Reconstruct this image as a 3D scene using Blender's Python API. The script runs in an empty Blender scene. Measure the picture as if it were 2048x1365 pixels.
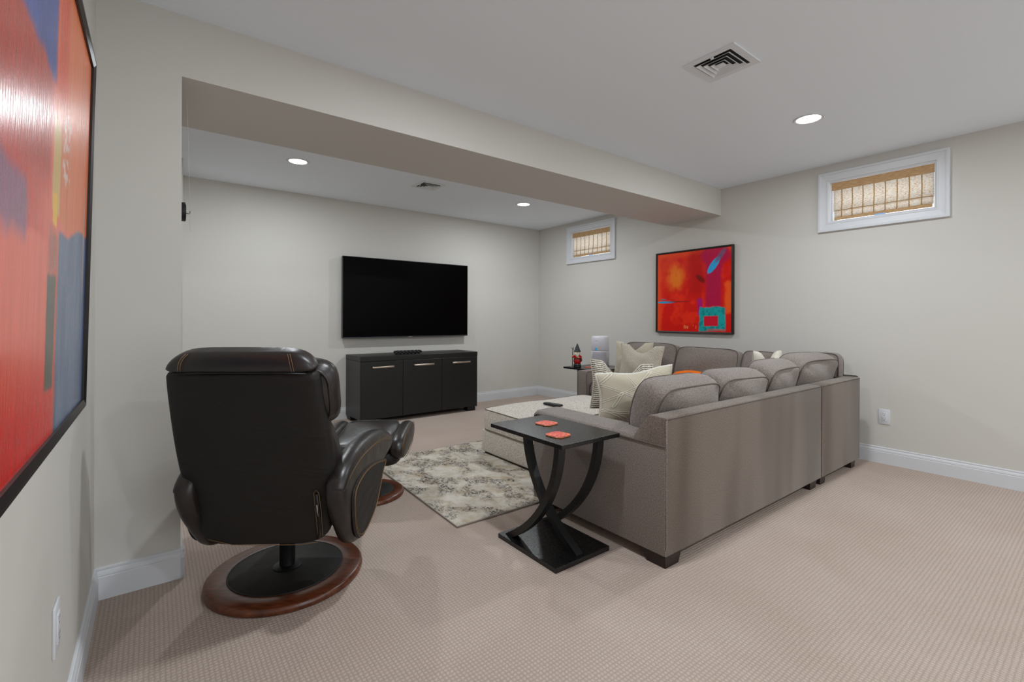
import bpy, bmesh, math, random
import numpy as np
from mathutils import Vector, Matrix, Euler

random.seed(4); np.random.seed(4)
SC = bpy.context.scene
COL = SC.collection
PI = math.pi

# ---------------------------------------------------------------- camera
cam_d = bpy.data.cameras.new('camera')
cam_d.sensor_width = 36.0
cam_d.lens = 939.25 / 2048 * 36.0
cam_d.shift_y = -45.2 / 2048
cam_d.clip_start = 0.02
cam = bpy.data.objects.new('camera', cam_d)
COL.objects.link(cam)
cam.matrix_world = (Matrix.Translation((0, 0, 1.1)) @ Matrix.Rotation(math.radians(-37.3767), 4, 'Z')
                    @ Matrix.Rotation(math.radians(90), 4, 'X') @ Matrix.Rotation(math.radians(0.1842), 4, 'Z'))
SC.camera = cam

# ---------------------------------------------------------------- world, exposure
w = bpy.data.worlds.new('sky'); SC.world = w; w.use_nodes = True
wn = w.node_tree.nodes; wl = w.node_tree.links; wn.clear()
wo = wn.new('ShaderNodeOutputWorld'); wb = wn.new('ShaderNodeBackground')
wb.inputs['Color'].default_value = (0.88, 0.95, 1.0, 1); wb.inputs['Strength'].default_value = 2.7
wl.new(wb.outputs[0], wo.inputs[0])
SC.view_settings.view_transform = 'Standard'
SC.view_settings.look = 'None'
SC.view_settings.gamma = 1.0
SC.view_settings.exposure = -0.14
SC.view_settings.use_curve_mapping = False
SC.cycles.max_bounces = 12
SC.cycles.diffuse_bounces = 8
SC.cycles.glossy_bounces = 4
SC.cycles.transmission_bounces = 8
SC.cycles.sample_clamp_indirect = 6.0
LAMP_W = 18.8
LAMP_COL = (0.90, 0.96, 1.0)

# room sizes (m)
XR, YT, YB, ZB, YB2, XL, XP, H = 4.443, 5.179, 2.430, 2.121, 3.062, -0.180, 0.094, 2.382
YBACK = -4.6
DX0, DX1, DZ = 0.5, 3.9, 2.15      # unglazed opening added behind the camera to let in fill daylight

# ---------------------------------------------------------------- helpers
def s2l(c):
    out = []
    for v in c[:3]:
        v = v / 255.0
        out.append(v / 12.92 if v <= 0.04045 else ((v + 0.055) / 1.055) ** 2.4)
    return (out[0], out[1], out[2], 1.0)

class M:
    """tiny node-material builder"""
    def __init__(s, name, col=(128, 128, 128), rough=0.5, metal=0.0, spec=0.5, **kw):
        s.m = bpy.data.materials.new(name); s.m.use_nodes = True
        s.n = s.m.node_tree.nodes; s.l = s.m.node_tree.links
        s.b = s.n['Principled BSDF']
        s.b.inputs['Base Color'].default_value = s2l(col)
        s.b.inputs['Roughness'].default_value = rough
        s.b.inputs['Metallic'].default_value = metal
        s.b.inputs['Specular IOR Level'].default_value = spec
        for k, v in kw.items():
            s.b.inputs[k.replace('_', ' ')].default_value = v
    def node(s, t, **kw):
        x = s.n.new(t)
        for k, v in kw.items(): setattr(x, k, v)
        return x
    def coord(s, out='Object', scale=(1, 1, 1), rot=(0, 0, 0)):
        c = s.node('ShaderNodeTexCoord'); m = s.node('ShaderNodeMapping')
        m.inputs['Scale'].default_value = scale; m.inputs['Rotation'].default_value = rot
        s.l.new(c.outputs[out], m.inputs['Vector']); return m.outputs[0]
    def noise(s, vec, scale=5, detail=3, rough=0.5, dist=0.0):
        x = s.node('ShaderNodeTexNoise'); x.inputs['Scale'].default_value = scale
        x.inputs['Detail'].default_value = detail; x.inputs['Roughness'].default_value = rough
        x.inputs['Distortion'].default_value = dist
        s.l.new(vec, x.inputs['Vector']); return x.outputs['Fac']
    def ramp(s, fac, stops):
        r = s.node('ShaderNodeValToRGB'); e = r.color_ramp.elements
        while len(e) < len(stops): e.new(0.5)
        for i, (p, c) in enumerate(stops):
            e[i].position = p; e[i].color = s2l(c)
        s.l.new(fac, r.inputs[0]); return r.outputs[0]
    def mix(s, fac, a, b, mode='MIX'):
        x = s.node('ShaderNodeMix', data_type='RGBA', blend_type=mode)
        for i, v in ((0, fac), (6, a), (7, b)):
            if hasattr(v, 'is_linked') or isinstance(v, bpy.types.NodeSocket): s.l.new(v, x.inputs[i])
            else: x.inputs[i].default_value = v
        return x.outputs[2]
    def math(s, op, a, b=0.0, c=0.0):
        x = s.node('ShaderNodeMath', operation=op)
        for i, v in enumerate((a, b, c)):
            if isinstance(v, bpy.types.NodeSocket): s.l.new(v, x.inputs[i])
            else: x.inputs[i].default_value = v
        return x.outputs[0]
    def col(s, sock): s.l.new(sock, s.b.inputs['Base Color']); return s
    def rough(s, sock): s.l.new(sock, s.b.inputs['Roughness']); return s
    def bump(s, h, strength=0.3, dist=0.005):
        x = s.node('ShaderNodeBump'); x.inputs['Strength'].default_value = strength
        x.inputs['Distance'].default_value = dist
        s.l.new(h, x.inputs['Height']); s.l.new(x.outputs[0], s.b.inputs['Normal']); return s

def mk(name, verts, faces, mat, parent=None, smooth=False, uvs=None, cols=None, subsurf=0, autosm=None, solid=0):
    me = bpy.data.meshes.new(name)
    me.from_pydata([tuple(v) for v in verts], [], faces)
    me.update()
    if uvs is not None:
        uvl = me.uv_layers.new(name='UVMap')
        li = np.zeros(len(me.loops), dtype=np.int32); me.loops.foreach_get('vertex_index', li)
        uvl.data.foreach_set('uv', np.asarray(uvs, dtype=np.float32)[li].ravel())
    if cols is not None:
        a = me.color_attributes.new(name='Col', type='FLOAT_COLOR', domain='POINT')
        a.data.foreach_set('color', np.asarray(cols, dtype=np.float32).ravel())
    return fin(name, me, mat, parent, smooth, subsurf, autosm, solid)

def fin(name, me, mat, parent=None, smooth=False, subsurf=0, autosm=None, solid=0):
    if mat is not None: me.materials.append(mat.m if isinstance(mat, M) else mat)
    if autosm is not None:
        me.polygons.foreach_set('use_smooth', [True] * len(me.polygons))
        me.set_sharp_from_angle(angle=math.radians(autosm))
    elif smooth:
        me.polygons.foreach_set('use_smooth', [True] * len(me.polygons))
    o = bpy.data.objects.new(name, me); COL.objects.link(o)
    if parent is not None: o.parent = parent
    if solid:
        md = o.modifiers.new('thickness', 'SOLIDIFY'); md.thickness = solid
    if subsurf:
        md = o.modifiers.new('subsurf', 'SUBSURF'); md.levels = subsurf; md.render_levels = subsurf
    return o

def bmfin(name, bm, mat, parent=None, **kw):
    bmesh.ops.recalc_face_normals(bm, faces=bm.faces)
    me = bpy.data.meshes.new(name); bm.to_mesh(me); bm.free()
    return fin(name, me, mat, parent, **kw)

def box(name, a, b, mat, parent=None, r=0.0, seg=2, autosm=35):
    """axis aligned box from corner a to corner b, bevelled by r"""
    bm = bmesh.new(); add_box(bm, a, b, r, seg)
    return bmfin(name, bm, mat, parent, autosm=autosm if r else None)

def add_box(bm, a, b, r=0.0, seg=2):
    t = bmesh.new()
    g = bmesh.ops.create_cube(t, size=1.0)
    s = [b[i] - a[i] for i in range(3)]; c = [(a[i] + b[i]) / 2 for i in range(3)]
    for v in t.verts: v.co = Vector((v.co[0] * s[0] + c[0], v.co[1] * s[1] + c[1], v.co[2] * s[2] + c[2]))
    if r > 0: bmesh.ops.bevel(t, geom=list(t.edges), offset=r, segments=seg, profile=0.5, affect='EDGES')
    bmesh.ops.recalc_face_normals(t, faces=t.faces)
    me = bpy.data.meshes.new('tmp'); t.to_mesh(me); t.free(); bm.from_mesh(me); bpy.data.meshes.remove(me)

def extrude(name, poly, p0, ax_u, ax_v, ax_w, length, mat, parent=None, r=0.0, seg=2, autosm=35):
    """polygon (u,v) extruded along w for length"""
    bm = bmesh.new(); p0 = Vector(p0); U, V, W = Vector(ax_u), Vector(ax_v), Vector(ax_w)
    a = [bm.verts.new(p0 + U * u + V * v) for u, v in poly]
    b = [bm.verts.new(p0 + U * u + V * v + W * length) for u, v in poly]
    n = len(poly)
    bm.faces.new(a); bm.faces.new(b[::-1])
    for i in range(n): bm.faces.new((a[i], a[(i + 1) % n], b[(i + 1) % n], b[i]))
    bmesh.ops.recalc_face_normals(bm, faces=bm.faces)
    if r > 0: bmesh.ops.bevel(bm, geom=list(bm.edges), offset=r, segments=seg, profile=0.5, affect='EDGES')
    return bmfin(name, bm, mat, parent, autosm=autosm)

def tube_data(pts, rad, n=8, closed=False, flat=None, up=Vector((0, 0, 1))):
    pts = [Vector(p) for p in pts]; N = len(pts)
    rad = rad if hasattr(rad, '__len__') else [rad] * N
    vs, fs = [], []
    T = []
    for i in range(N):
        a = pts[(i - 1) % N] if (closed or i > 0) else pts[i]
        b = pts[(i + 1) % N] if (closed or i < N - 1) else pts[i]
        t = b - a
        T.append(t.normalized() if t.length > 1e-9 else Vector((0, 0, 1)))
    u = up if abs(T[0].dot(up)) < 0.9 else Vector((1, 0, 0))
    u = (u - T[0] * u.dot(T[0])).normalized()
    for i in range(N):
        u = (u - T[i] * u.dot(T[i]))
        u = u.normalized() if u.length > 1e-6 else Vector((1, 0, 0))
        v = T[i].cross(u)
        ru, rv = (rad[i], rad[i]) if flat is None else (rad[i] * flat[0], rad[i] * flat[1])
        for k in range(n):
            an = 2 * PI * k / n
            vs.append(pts[i] + u * (math.cos(an) * ru) + v * (math.sin(an) * rv))
    M_ = N if closed else N - 1
    for i in range(M_):
        j = (i + 1) % N
        for k in range(n):
            fs.append((i * n + k, i * n + (k + 1) % n, j * n + (k + 1) % n, j * n + k))
    if not closed:
        fs.append(tuple(range(n))[::-1]); fs.append(tuple((N - 1) * n + k for k in range(n)))
    return vs, fs

def tube(name, pts, rad, mat, parent=None, n=8, closed=False, flat=None, up=Vector((0, 0, 1)), subsurf=0):
    v, f = tube_data(pts, rad, n, closed, flat, up)
    return mk(name, v, f, mat, parent, smooth=True, subsurf=subsurf)

def tubes(name, lines, rad, mat, parent=None, n=6, closed=False):
    V, F = [], []
    for pts in lines:
        v, f = tube_data(pts, rad, n, closed); o = len(V); V += v; F += [tuple(i + o for i in q) for q in f]
    return mk(name, V, F, mat, parent, smooth=True)

def lathe(name, prof, mat, parent=None, n=32, center=(0, 0, 0), autosm=40):
    vs, fs = [], []; cx, cy, cz = center
    for r, z in prof:
        for k in range(n):
            a = 2 * PI * k / n; vs.append((cx + max(r, 1e-4) * math.cos(a), cy + max(r, 1e-4) * math.sin(a), cz + z))
    for i in range(len(prof) - 1):
        for k in range(n):
            fs.append((i * n + k, i * n + (k + 1) % n, (i + 1) * n + (k + 1) % n, (i + 1) * n + k))
    fs.append(tuple(range(n))[::-1]); fs.append(tuple((len(prof) - 1) * n + k for k in range(n)))
    return mk(name, vs, fs, mat, parent, autosm=autosm)

def loft(name, rings, mat, parent=None, subsurf=0, closed_caps=True, autosm=None):
    n = len(rings[0]); vs = [p for r in rings for p in r]; fs = []
    for i in range(len(rings) - 1):
        for k in range(n):
            fs.append((i * n + k, i * n + (k + 1) % n, (i + 1) * n + (k + 1) % n, (i + 1) * n + k))
    if closed_caps:
        fs.append(tuple(range(n))[::-1]); fs.append(tuple((len(rings) - 1) * n + k for k in range(n)))
    bm = bmesh.new(); bv = [bm.verts.new(v) for v in vs]
    for f in fs: bm.faces.new([bv[i] for i in f])
    return bmfin(name, bm, mat, parent, smooth=True, subsurf=subsurf, autosm=autosm)

def catmull(pts, k=6, closed=False):
    P = [Vector(p) for p in pts]; N = len(P); out = []
    rng = range(N) if closed else range(N - 1)
    for i in rng:
        p0 = P[(i - 1) % N] if (closed or i > 0) else P[i]
        p1 = P[i]; p2 = P[(i + 1) % N]
        p3 = P[(i + 2) % N] if (closed or i + 2 < N) else P[(i + 1) % N]
        for j in range(k):
            t = j / k
            out.append(0.5 * ((2 * p1) + (p2 - p0) * t + (2 * p0 - 5 * p1 + 4 * p2 - p3) * t * t + (3 * p1 - p0 - 3 * p2 + p3) * t ** 3))
    if not closed: out.append(P[-1])
    return out

def puffy(name, outline, p_of, thick, mat, parent=None, k=4, rnd=0.03, crown=0.015, closed_smooth=True, subsurf=1):
    """soft slab: outline of 2-D points, p_of(u,v,w) -> 3-D, w in +-thick/2, edges rounded, faces crowned"""
    P = [Vector((a[0], a[1])) for a in (catmull([(x, y, 0) for x, y in outline], k, True) if closed_smooth else [(x, y, 0) for x, y in outline])]
    n = len(P)
    ar = sum(P[i].x * P[(i + 1) % n].y - P[(i + 1) % n].x * P[i].y for i in range(n))
    if ar < 0: P = P[::-1]
    C = sum(P, Vector((0, 0))) / n
    nor = []
    for i in range(n):
        t = P[(i + 1) % n] - P[i - 1]; nor.append(Vector((t.y, -t.x)).normalized())
    def ring(ins, ww): return [p_of(*(P[i] - nor[i] * ins), ww) for i in range(n)]
    def ring2(sc, ww): return [p_of(*(C + (P[i] - nor[i] * rnd - C) * sc), ww) for i in range(n)]
    h = thick / 2; rings = []
    for sgn in (-1, 1):
        seq = [ring2(0.08, sgn * (h + crown)), ring2(0.45, sgn * (h + crown * 0.85)), ring2(0.8, sgn * (h + crown * 0.35)), ring(rnd, sgn * h),
               ring(rnd * 0.3, sgn * (h - rnd * 0.3)), ring(0, sgn * max(h - rnd, 0.001))]
        rings += seq if sgn < 0 else seq[::-1]
    return loft(name, rings, mat, parent, subsurf=subsurf)

def thing(name, label, cat, loc=(0, 0, 0), rotz=0.0, group=None):
    o = bpy.data.objects.new(name, None); o.empty_display_size = 0.1; COL.objects.link(o)
    o.location = loc; o.rotation_euler = (0, 0, rotz)
    o['label'] = label; o['category'] = cat
    if group: o['group'] = group
    return o
def tag(o, label, cat, group=None):
    o['label'] = label; o['category'] = cat
    if group: o['group'] = group
    return o
def struct(o, label=None):
    o['kind'] = 'structure'
    if label: o['label'] = label
    return o
def part_label(o, s): o['label'] = s; return o

# ---------------------------------------------------------------- materials
wall_m = M('wall_paint', (205, 202, 196), 0.7, spec=0.3)
c_ = wall_m.coord(); wall_m.bump(wall_m.noise(c_, 220, 2), 0.04, 0.001)
ceil_m = M('ceiling_paint', (238, 246, 254), 0.8, spec=0.2)
trim_m = M('trim_white', (212, 214, 218), 0.45)
black_plastic = M('black_plastic', (14, 14, 15), 0.4)

carpet = M('loop_carpet', (176, 158, 146), 0.95, spec=0.1)
cv = carpet.coord('Object')
sep = carpet.node('ShaderNodeSeparateXYZ'); carpet.l.new(cv, sep.inputs[0])
wob = carpet.noise(cv, 55, 3, 0.6)
def wave(sock, per, ph=0.0):
    a = carpet.math('MULTIPLY_ADD', sock, 2 * PI / per, ph)
    a = carpet.math('ADD', a, carpet.math('MULTIPLY', wob, 4.5))
    return carpet.math('MULTIPLY_ADD', carpet.math('SINE', a), 0.5, 0.5)
wx, wy = wave(sep.outputs[0], 0.0135), wave(sep.outputs[1], 0.0145)
dots = carpet.math('MULTIPLY', wx, wy)
dots = carpet.math('POWER', dots, 0.6)
fine = carpet.noise(cv, 480, 3, 0.7)
big = carpet.noise(cv, 1.6, 3, 0.5, 0.4)
c1 = carpet.ramp(dots, [(0.0, (186, 168, 157)), (0.4, (198, 182, 171)), (1.0, (209, 194, 183))])
c2 = carpet.ramp(fine, [(0.32, (212, 210, 208)), (0.62, (255, 255, 255))])
c3 = carpet.ramp(big, [(0.36, (246, 244, 242)), (0.62, (255, 255, 255))])
carpet.col(carpet.mix(1.0, carpet.mix(1.0, c1, c2, 'MULTIPLY'), c3, 'MULTIPLY'))
carpet.bump(carpet.math('ADD', dots, carpet.math('MULTIPLY', fine, 0.5)), 0.35, 0.004)

def fabric(name, a, b, scale=420, stretch=(1, 1, 0.35), rough=0.9, bump=0.35, shade_streak=False, lo=0.35, hi=0.65):
    m = M(name, a, rough, spec=0.15)
    v = m.coord('Object', stretch)
    f1 = m.noise(v, scale, 2, 0.6)
    v2 = m.coord('Object', (0.35, 0.35, 1.2)); f2 = m.noise(v2, scale, 2, 0.6)
    f3 = m.noise(m.coord('Object'), scale * .45, 2, 0.7)
    f = m.math('MULTIPLY', m.math('ADD', m.math('ADD', f1, f2), f3), 0.3333)
    c = m.ramp(f, [(lo, a), (hi, b)])
    if shade_streak:
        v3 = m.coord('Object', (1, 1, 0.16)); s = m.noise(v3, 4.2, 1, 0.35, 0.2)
        cs = m.ramp(s, [(0.36, (206, 199, 193)), (0.60, (255, 255, 255))])  # soft vertical shadow streaks painted into the fabric colour
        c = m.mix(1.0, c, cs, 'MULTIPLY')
    m.col(c); m.bump(f, bump, 0.002)
    m.b.inputs['Sheen Weight'].default_value = 0.25
    m.b.inputs['Sheen Roughness'].default_value = 0.6
    return m
sofa_m = fabric('taupe_weave', (76, 67, 62), (156, 144, 136), 560, bump=.16, lo=.40, hi=.60)
sofa_back_m = fabric('taupe_weave_shade_streaks', (72, 62, 55), (148, 134, 122), 560, bump=.16, lo=.40, hi=.60, shade_streak=True)
pipe_m = M('shaded_piping', (92, 82, 76), 0.9)  # darker than the weave: shadow along the piping put into its colour
tweed_m = fabric('oatmeal_boucle', (140, 130, 118), (226, 219, 208), 260, (1, 1, 1), bump=0.5, lo=0.36, hi=0.56)
tweed_pipe = M('boucle_piping', (112, 98, 84), 0.9)

leather = M('espresso_leather', (30, 25, 23), 0.38, spec=0.6)
lv = leather.coord(); f_ = leather.noise(lv, 3.2, 3, 0.5, 0.6)
leather.col(leather.ramp(f_, [(0.35, (27, 23, 21)), (0.6, (36, 27, 25)), (0.8, (58, 34, 30))]))
big_ = leather.noise(lv, 9, 3, 0.55, 0.8); grain = leather.noise(lv, 420, 2)
leather.bump(leather.math('ADD', leather.math('MULTIPLY', big_, 1.0), leather.math('MULTIPLY', grain, 0.06)), 0.28, 0.012)
leather.rough(leather.math('MULTIPLY_ADD', leather.noise(lv, 14, 3), 0.25, 0.24))
matte_leather = M('matte_leather', (26, 23, 20), 0.58, spec=0.35)
ml = matte_leather.coord(); matte_leather.bump(matte_leather.math('ADD', matte_leather.noise(matte_leather.coord('Object', (1, 1, 2.2)), 4.2, 2, 0.45, 1.1), matte_leather.math('MULTIPLY', matte_leather.noise(ml, 350, 2), 0.03)), 0.4, 0.02)
thread = M('tan_thread', (122, 94, 62), 0.8)

cherry = M('cherry_wood', (96, 48, 26), 0.28, spec=0.6)
cw = cherry.coord('Object', (1, 6, 1)); cherry.col(cherry.ramp(cherry.noise(cw, 9, 4, 0.6, 1.5), [(0.3, (64, 30, 17)), (0.55, (98, 50, 27)), (0.75, (124, 68, 38))]))
dark_wood = M('dark_foot_wood', (34, 21, 17), 0.4)
ebony = M('black_oak', (20, 20, 20), 0.42, spec=0.5)
ev = ebony.coord('Object', (1, 1, 14)); g_ = ebony.noise(ev, 22, 4, 0.6, 0.4)
ebony.col(ebony.ramp(g_, [(0.35, (11, 11, 11)), (0.7, (26, 25, 24))])); ebony.bump(g_, 0.2, 0.002)
ebony_side = M('black_oak_side', (38, 36, 35), 0.4)
lacquer = M('black_lacquer', (12, 12, 13), 0.25, spec=0.55)
lq = lacquer.coord(); ln_ = lacquer.noise(lq, 260, 2, 0.7); lacquer.bump(ln_, 0.3, 0.002)
lacquer.rough(lacquer.math('MULTIPLY_ADD', ln_, 0.3, 0.12))
lacq_leg = M('black_satin_leg', (15, 15, 15), 0.45)
nickel = M('brushed_nickel', (205, 190, 175), 0.3, 1.0)
steel = M('steel', (150, 150, 150), 0.3, 1.0)

# ---------------------------------------------------------------- room shell
struct(box('floor', (-1.4, YBACK - .1, -.1), (XR + .2, YT + .2, 0), carpet))
struct(box('ceiling', (-1.4, YBACK - .1, H), (XR + .2, YT + .2, H + .1), ceil_m))
struct(box('wall_far', (-1.4, YT, 0), (XR + .25, YT + .15, H), wall_m), 'plain warm grey wall behind the television')
bm = bmesh.new()   # unseen back wall, wide opening added to brighten the room
for a, b in (((-1.4, YBACK - .15, 0), (DX0, YBACK, H)), ((DX1, YBACK - .15, 0), (XR + .25, YBACK, H)), ((DX0, YBACK - .15, DZ), (DX1, YBACK, H))): add_box(bm, a, b)
struct(bmfin('wall_back', bm, wall_m))
struct(box('wall_left', (XL - .15, YBACK, 0), (XL, YB + .02, H), wall_m), 'warm grey wall with the large painting')
struct(box('wall_pier', (-1.25, YB, 0), (XP, YB2, H), wall_m), 'short grey wall return beside the recliner')
struct(box('wall_alcove', (-1.4, YB2, 0), (-1.25, YT, H), wall_m))
struct(box('wall_return', (-1.25, 4.619, 0), (0.187, YT, H), wall_m))
struct(box('ceiling_beam', (XP, YB, ZB), (XR, YB2, H), wall_m), 'grey boxed beam crossing the room under the ceiling')

# right wall with two window holes
W = [dict(y0=0.825, y1=1.505, z0=1.897, z1=2.258), dict(y0=3.838, y1=4.525, z0=1.900, z1=2.270)]
bm = bmesh.new()
X0, X1 = XR, XR + 0.2
ys = [YBACK, W[0]['y0'], W[0]['y1'], W[1]['y0'], W[1]['y1'], YT]
for i in range(5):
    if i in (1, 3):
        q = W[0] if i == 1 else W[1]
        add_box(bm, (X0, ys[i], 0), (X1, ys[i + 1], q['z0'])); add_box(bm, (X0, ys[i], q['z1']), (X1, ys[i + 1], H))
    else: add_box(bm, (X0, ys[i], 0), (X1, ys[i + 1], H))
struct(bmfin('wall_right', bm, wall_m), 'warm grey wall with two small high windows')

# baseboards: profile (thickness, z)
BP = [(0, 0), (.014, 0), (.014, .086), (.0115, .089), (.0115, .091), (.013, .093), (.012, .102), (.0085, .110), (.0065, .1115), (.0065, .1135), (.0085, .115), (.008, .121), (.003, .124), (0, .124)]
def baseboard(name, p, d, nrm, L, label=None):
    o = extrude(name, BP, p, nrm, (0, 0, 1), d, L, trim_m, autosm=30); struct(o, label); return o
baseboard('baseboard_far', (0.187, YT, 0), (1, 0, 0), (0, -1, 0), XR - .187)
baseboard('baseboard_right', (XR, YBACK, 0), (0, 1, 0), (-1, 0, 0), YT - YBACK)
baseboard('baseboard_left', (XL, YBACK, 0), (0, 1, 0), (1, 0, 0), YB - YBACK)
baseboard('baseboard_pier', (XL, YB, 0), (1, 0, 0), (0, -1, 0), XP - XL + .014, 'white baseboard along the short wall return')
baseboard('baseboard_reveal', (XP, YB - .014, 0), (0, 1, 0), (1, 0, 0), YB2 - YB + .014)
baseboard('baseboard_return', (-1.25, 4.619, 0), (1, 0, 0), (0, -1, 0), 1.437)

# ---------------------------------------------------------------- windows
glass = M('window_glass', (255, 255, 255), 0.02, Transmission_Weight=1.0, IOR=1.45)
def shade_mat(name):
    m = bpy.data.materials.new(name); m.use_nodes = True; n = m.node_tree.nodes; l = m.node_tree.links; n.clear()
    out = n.new('ShaderNodeOutputMaterial'); tr = n.new('ShaderNodeBsdfTranslucent'); df = n.new('ShaderNodeBsdfDiffuse'); tp = n.new('ShaderNodeBsdfTransparent')
    mx = n.new('ShaderNodeMixShader'); mx2 = n.new('ShaderNodeMixShader')
    tc = n.new('ShaderNodeTexCoord'); mp = n.new('ShaderNodeMapping'); mp.inputs['Scale'].default_value = (1, .22, 1)
    nz = n.new('ShaderNodeTexNoise'); nz.inputs['Scale'].default_value = 330; nz.inputs['Detail'].default_value = 3
    rp = n.new('ShaderNodeValToRGB'); e = rp.color_ramp.elements
    e[0].position = .34; e[0].color = s2l((220, 174, 128)); e[1].position = .52; e[1].color = s2l((248, 244, 236))
    l.new(tc.outputs['Object'], mp.inputs[0]); l.new(mp.outputs[0], nz.inputs['Vector']); l.new(nz.outputs['Fac'], rp.inputs[0])
    l.new(rp.outputs[0], tr.inputs[0]); l.new(rp.outputs[0], df.inputs[0])
    mx.inputs[0].default_value = .12; l.new(tr.outputs[0], mx.inputs[1]); l.new(df.outputs[0], mx.inputs[2])
    mx2.inputs[0].default_value = .12; l.new(mx.outputs[0], mx2.inputs[1]); l.new(tp.outputs[0], mx2.inputs[2])
    l.new(mx2.outputs[0], out.inputs[0]); return m
weave = shade_mat('woven_grass_cloth')
valance_m = M('tan_reed', (186, 150, 108), 0.85)
vv = valance_m.coord('Object', (1, .08, 1)); vn = valance_m.noise(vv, 260, 3)
valance_m.col(valance_m.ramp(vn, [(.3, (160, 122, 80)), (.65, (205, 170, 126))])); valance_m.bump(vn, .3, .001)
cordm = M('tan_cord', (176, 140, 84), 0.8)
skyblue_m = M('pale_blue_sky', (140, 185, 235), 0.5)

def window(idx, oy0, oy1, oz0, oz1, q, lab, slab):
    wname = 'window_%d' % idx
    root = bpy.data.objects.new(wname, None); COL.objects.link(root); root.location = (XR, (oy0 + oy1) / 2, oz0)
    struct(root, lab)
    cy, cz = (oy0 + oy1) / 2, oz0
    def L(x, y, z): return (x - XR, y - cy, z - cz)
    # casing: four boards of stepped profile (mitred frame made by nested rings)
    def frame(name, y0, y1, z0, z1, prof, mat):
        rings = []
        for (ins, x) in prof:
            rings.append([L(x, y0 + ins, z0 + ins), L(x, y1 - ins, z0 + ins), L(x, y1 - ins, z1 - ins), L(x, y0 + ins, z1 - ins)])
        n = len(rings); vs = [p for r in rings for p in r]; fs = []
        for i in range(n):
            for k in range(4):
                fs.append((i * 4 + k, i * 4 + (k + 1) % 4, ((i + 1) % n) * 4 + (k + 1) % 4, ((i + 1) % n) * 4 + k))
        bm = bmesh.new(); bv = [bm.verts.new(v) for v in vs]
        for f in fs: bm.faces.new([bv[i] for i in f])
        return bmfin(name, bm, mat, root)
    frame('casing', oy0, oy1, oz0, oz1, [(0, XR), (0, XR - .022), (.004, XR - .024), (.018, XR - .024), (.020, XR - .018), (.060, XR - .014), (.062, XR - .017), (.070, XR - .017), (.073, XR - .010), (.0735, XR)], trim_m)
    iy0, iy1, iz0, iz1 = oy0 + .072, oy1 - .072, oz0 + .072, oz1 - .072
    frame('jamb', iy0 - .004, iy1 + .004, iz0 - .004, iz1 + .004, [(0, XR - .008), (.006, XR - .010), (.016, XR - .006), (.017, XR + .12), (0, XR + .12)], trim_m)
    frame('sash', iy0 + .008, iy1 - .008, iz0 + .008, iz1 - .008, [(0, XR + .034), (.007, XR + .034), (.007, XR + .06), (0, XR + .06)], trim_m)
    bm = bmesh.new(); add_box(bm, L(XR + .044, iy0 + .014, iz0 + .014), L(XR + .047, iy1 - .014, iz1 - .014)); bmfin('glass', bm, glass, root)
    # woven shade
    sy0, sy1, st, sb = iy0 + .013, iy1 - .019, iz1 - .016, iz0 + .013
    sh = thing('woven_shade', slab, 'window shade', (XR, cy, cz))
    wdt = sy1 - sy0
    def B(name, a, b, mat, r=0.0):
        bm = bmesh.new(); add_box(bm, L(*a), L(*b), r); return bmfin(name, bm, mat, sh)
    B('valance', (XR + .004, sy0 + .001, st - .062), (XR + .012, sy1 - .001, st), valance_m, .001)
    # slightly wavy panel
    N = 30; vs = []; fs = []; cols = []
    ztop, zfold = st - .055, sb + .078
    for i in range(N + 1):
        y = sy0 + .004 + (wdt - .015) * i / N
        for j, z in enumerate((ztop, (ztop + zfold) / 2, zfold)):
            vs.append(L(XR + .016 + .0015 * math.sin(i * 1.9 + j), y, z))
    for i in range(N):
        for j in range(2): fs.append((i * 3 + j, i * 3 + j + 1, (i + 1) * 3 + j + 1, (i + 1) * 3 + j))
    mk('shade_panel', vs, fs, weave, sh, smooth=True, solid=0.001)
    # folded lower part, slightly nearer to the room and skewed
    vs = []; fs = []
    for i in range(N + 1):
        y = sy0 + .004 + (wdt - .024) * i / N
        dz = .004 * math.sin(i * .35)
        for z in (zfold + .006 + dz, sb + .026 + .004 * i / N):
            vs.append(L(XR + .008 + .001 * math.sin(i * 1.3), y, z))
    for i in range(N): fs.append((i * 2, i * 2 + 1, i * 2 + 3, i * 2 + 2))
    mk('shade_fold', vs, fs, weave, sh, smooth=True, solid=0.001)
    B('fold_edge', (XR + .005, sy0 + .012, zfold + .004), (XR + .009, sy1 - .026, zfold + .0075), cordm)
    B('hem_band', (XR + .004, sy0 + .012, sb + .004), (XR + .010, sy1 - .020, sb + .030), valance_m, .001)
    B('sky_sliver', (XR + .001, cy - .040, sb - .002), (XR + .0045, cy + .026, sb + .010), skyblue_m)  # pale blue strip standing in for sky glimpsed under the hem
    for k in range(8):
        y = sy0 + wdt * (k + 1) / 9.0
        tube('cord', [L(XR + .012, y + .001, ztop), L(XR + .0115, y - .001, (ztop + zfold) / 2), L(XR + .006, y, zfold + .004), L(XR + .005, y, sb + .028)], .0036, cordm, sh, n=6)
    return root
window(1, 0.753, 1.573, 1.825, 2.311, W[0], 'white framed high window nearest the right edge', 'tan woven shade in the high window right of the red painting')
window(2, 3.753, 4.587, 1.828, 2.322, W[1], 'white framed high window beyond the beam', 'bright woven shade in the window beyond the boxed beam')

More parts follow.
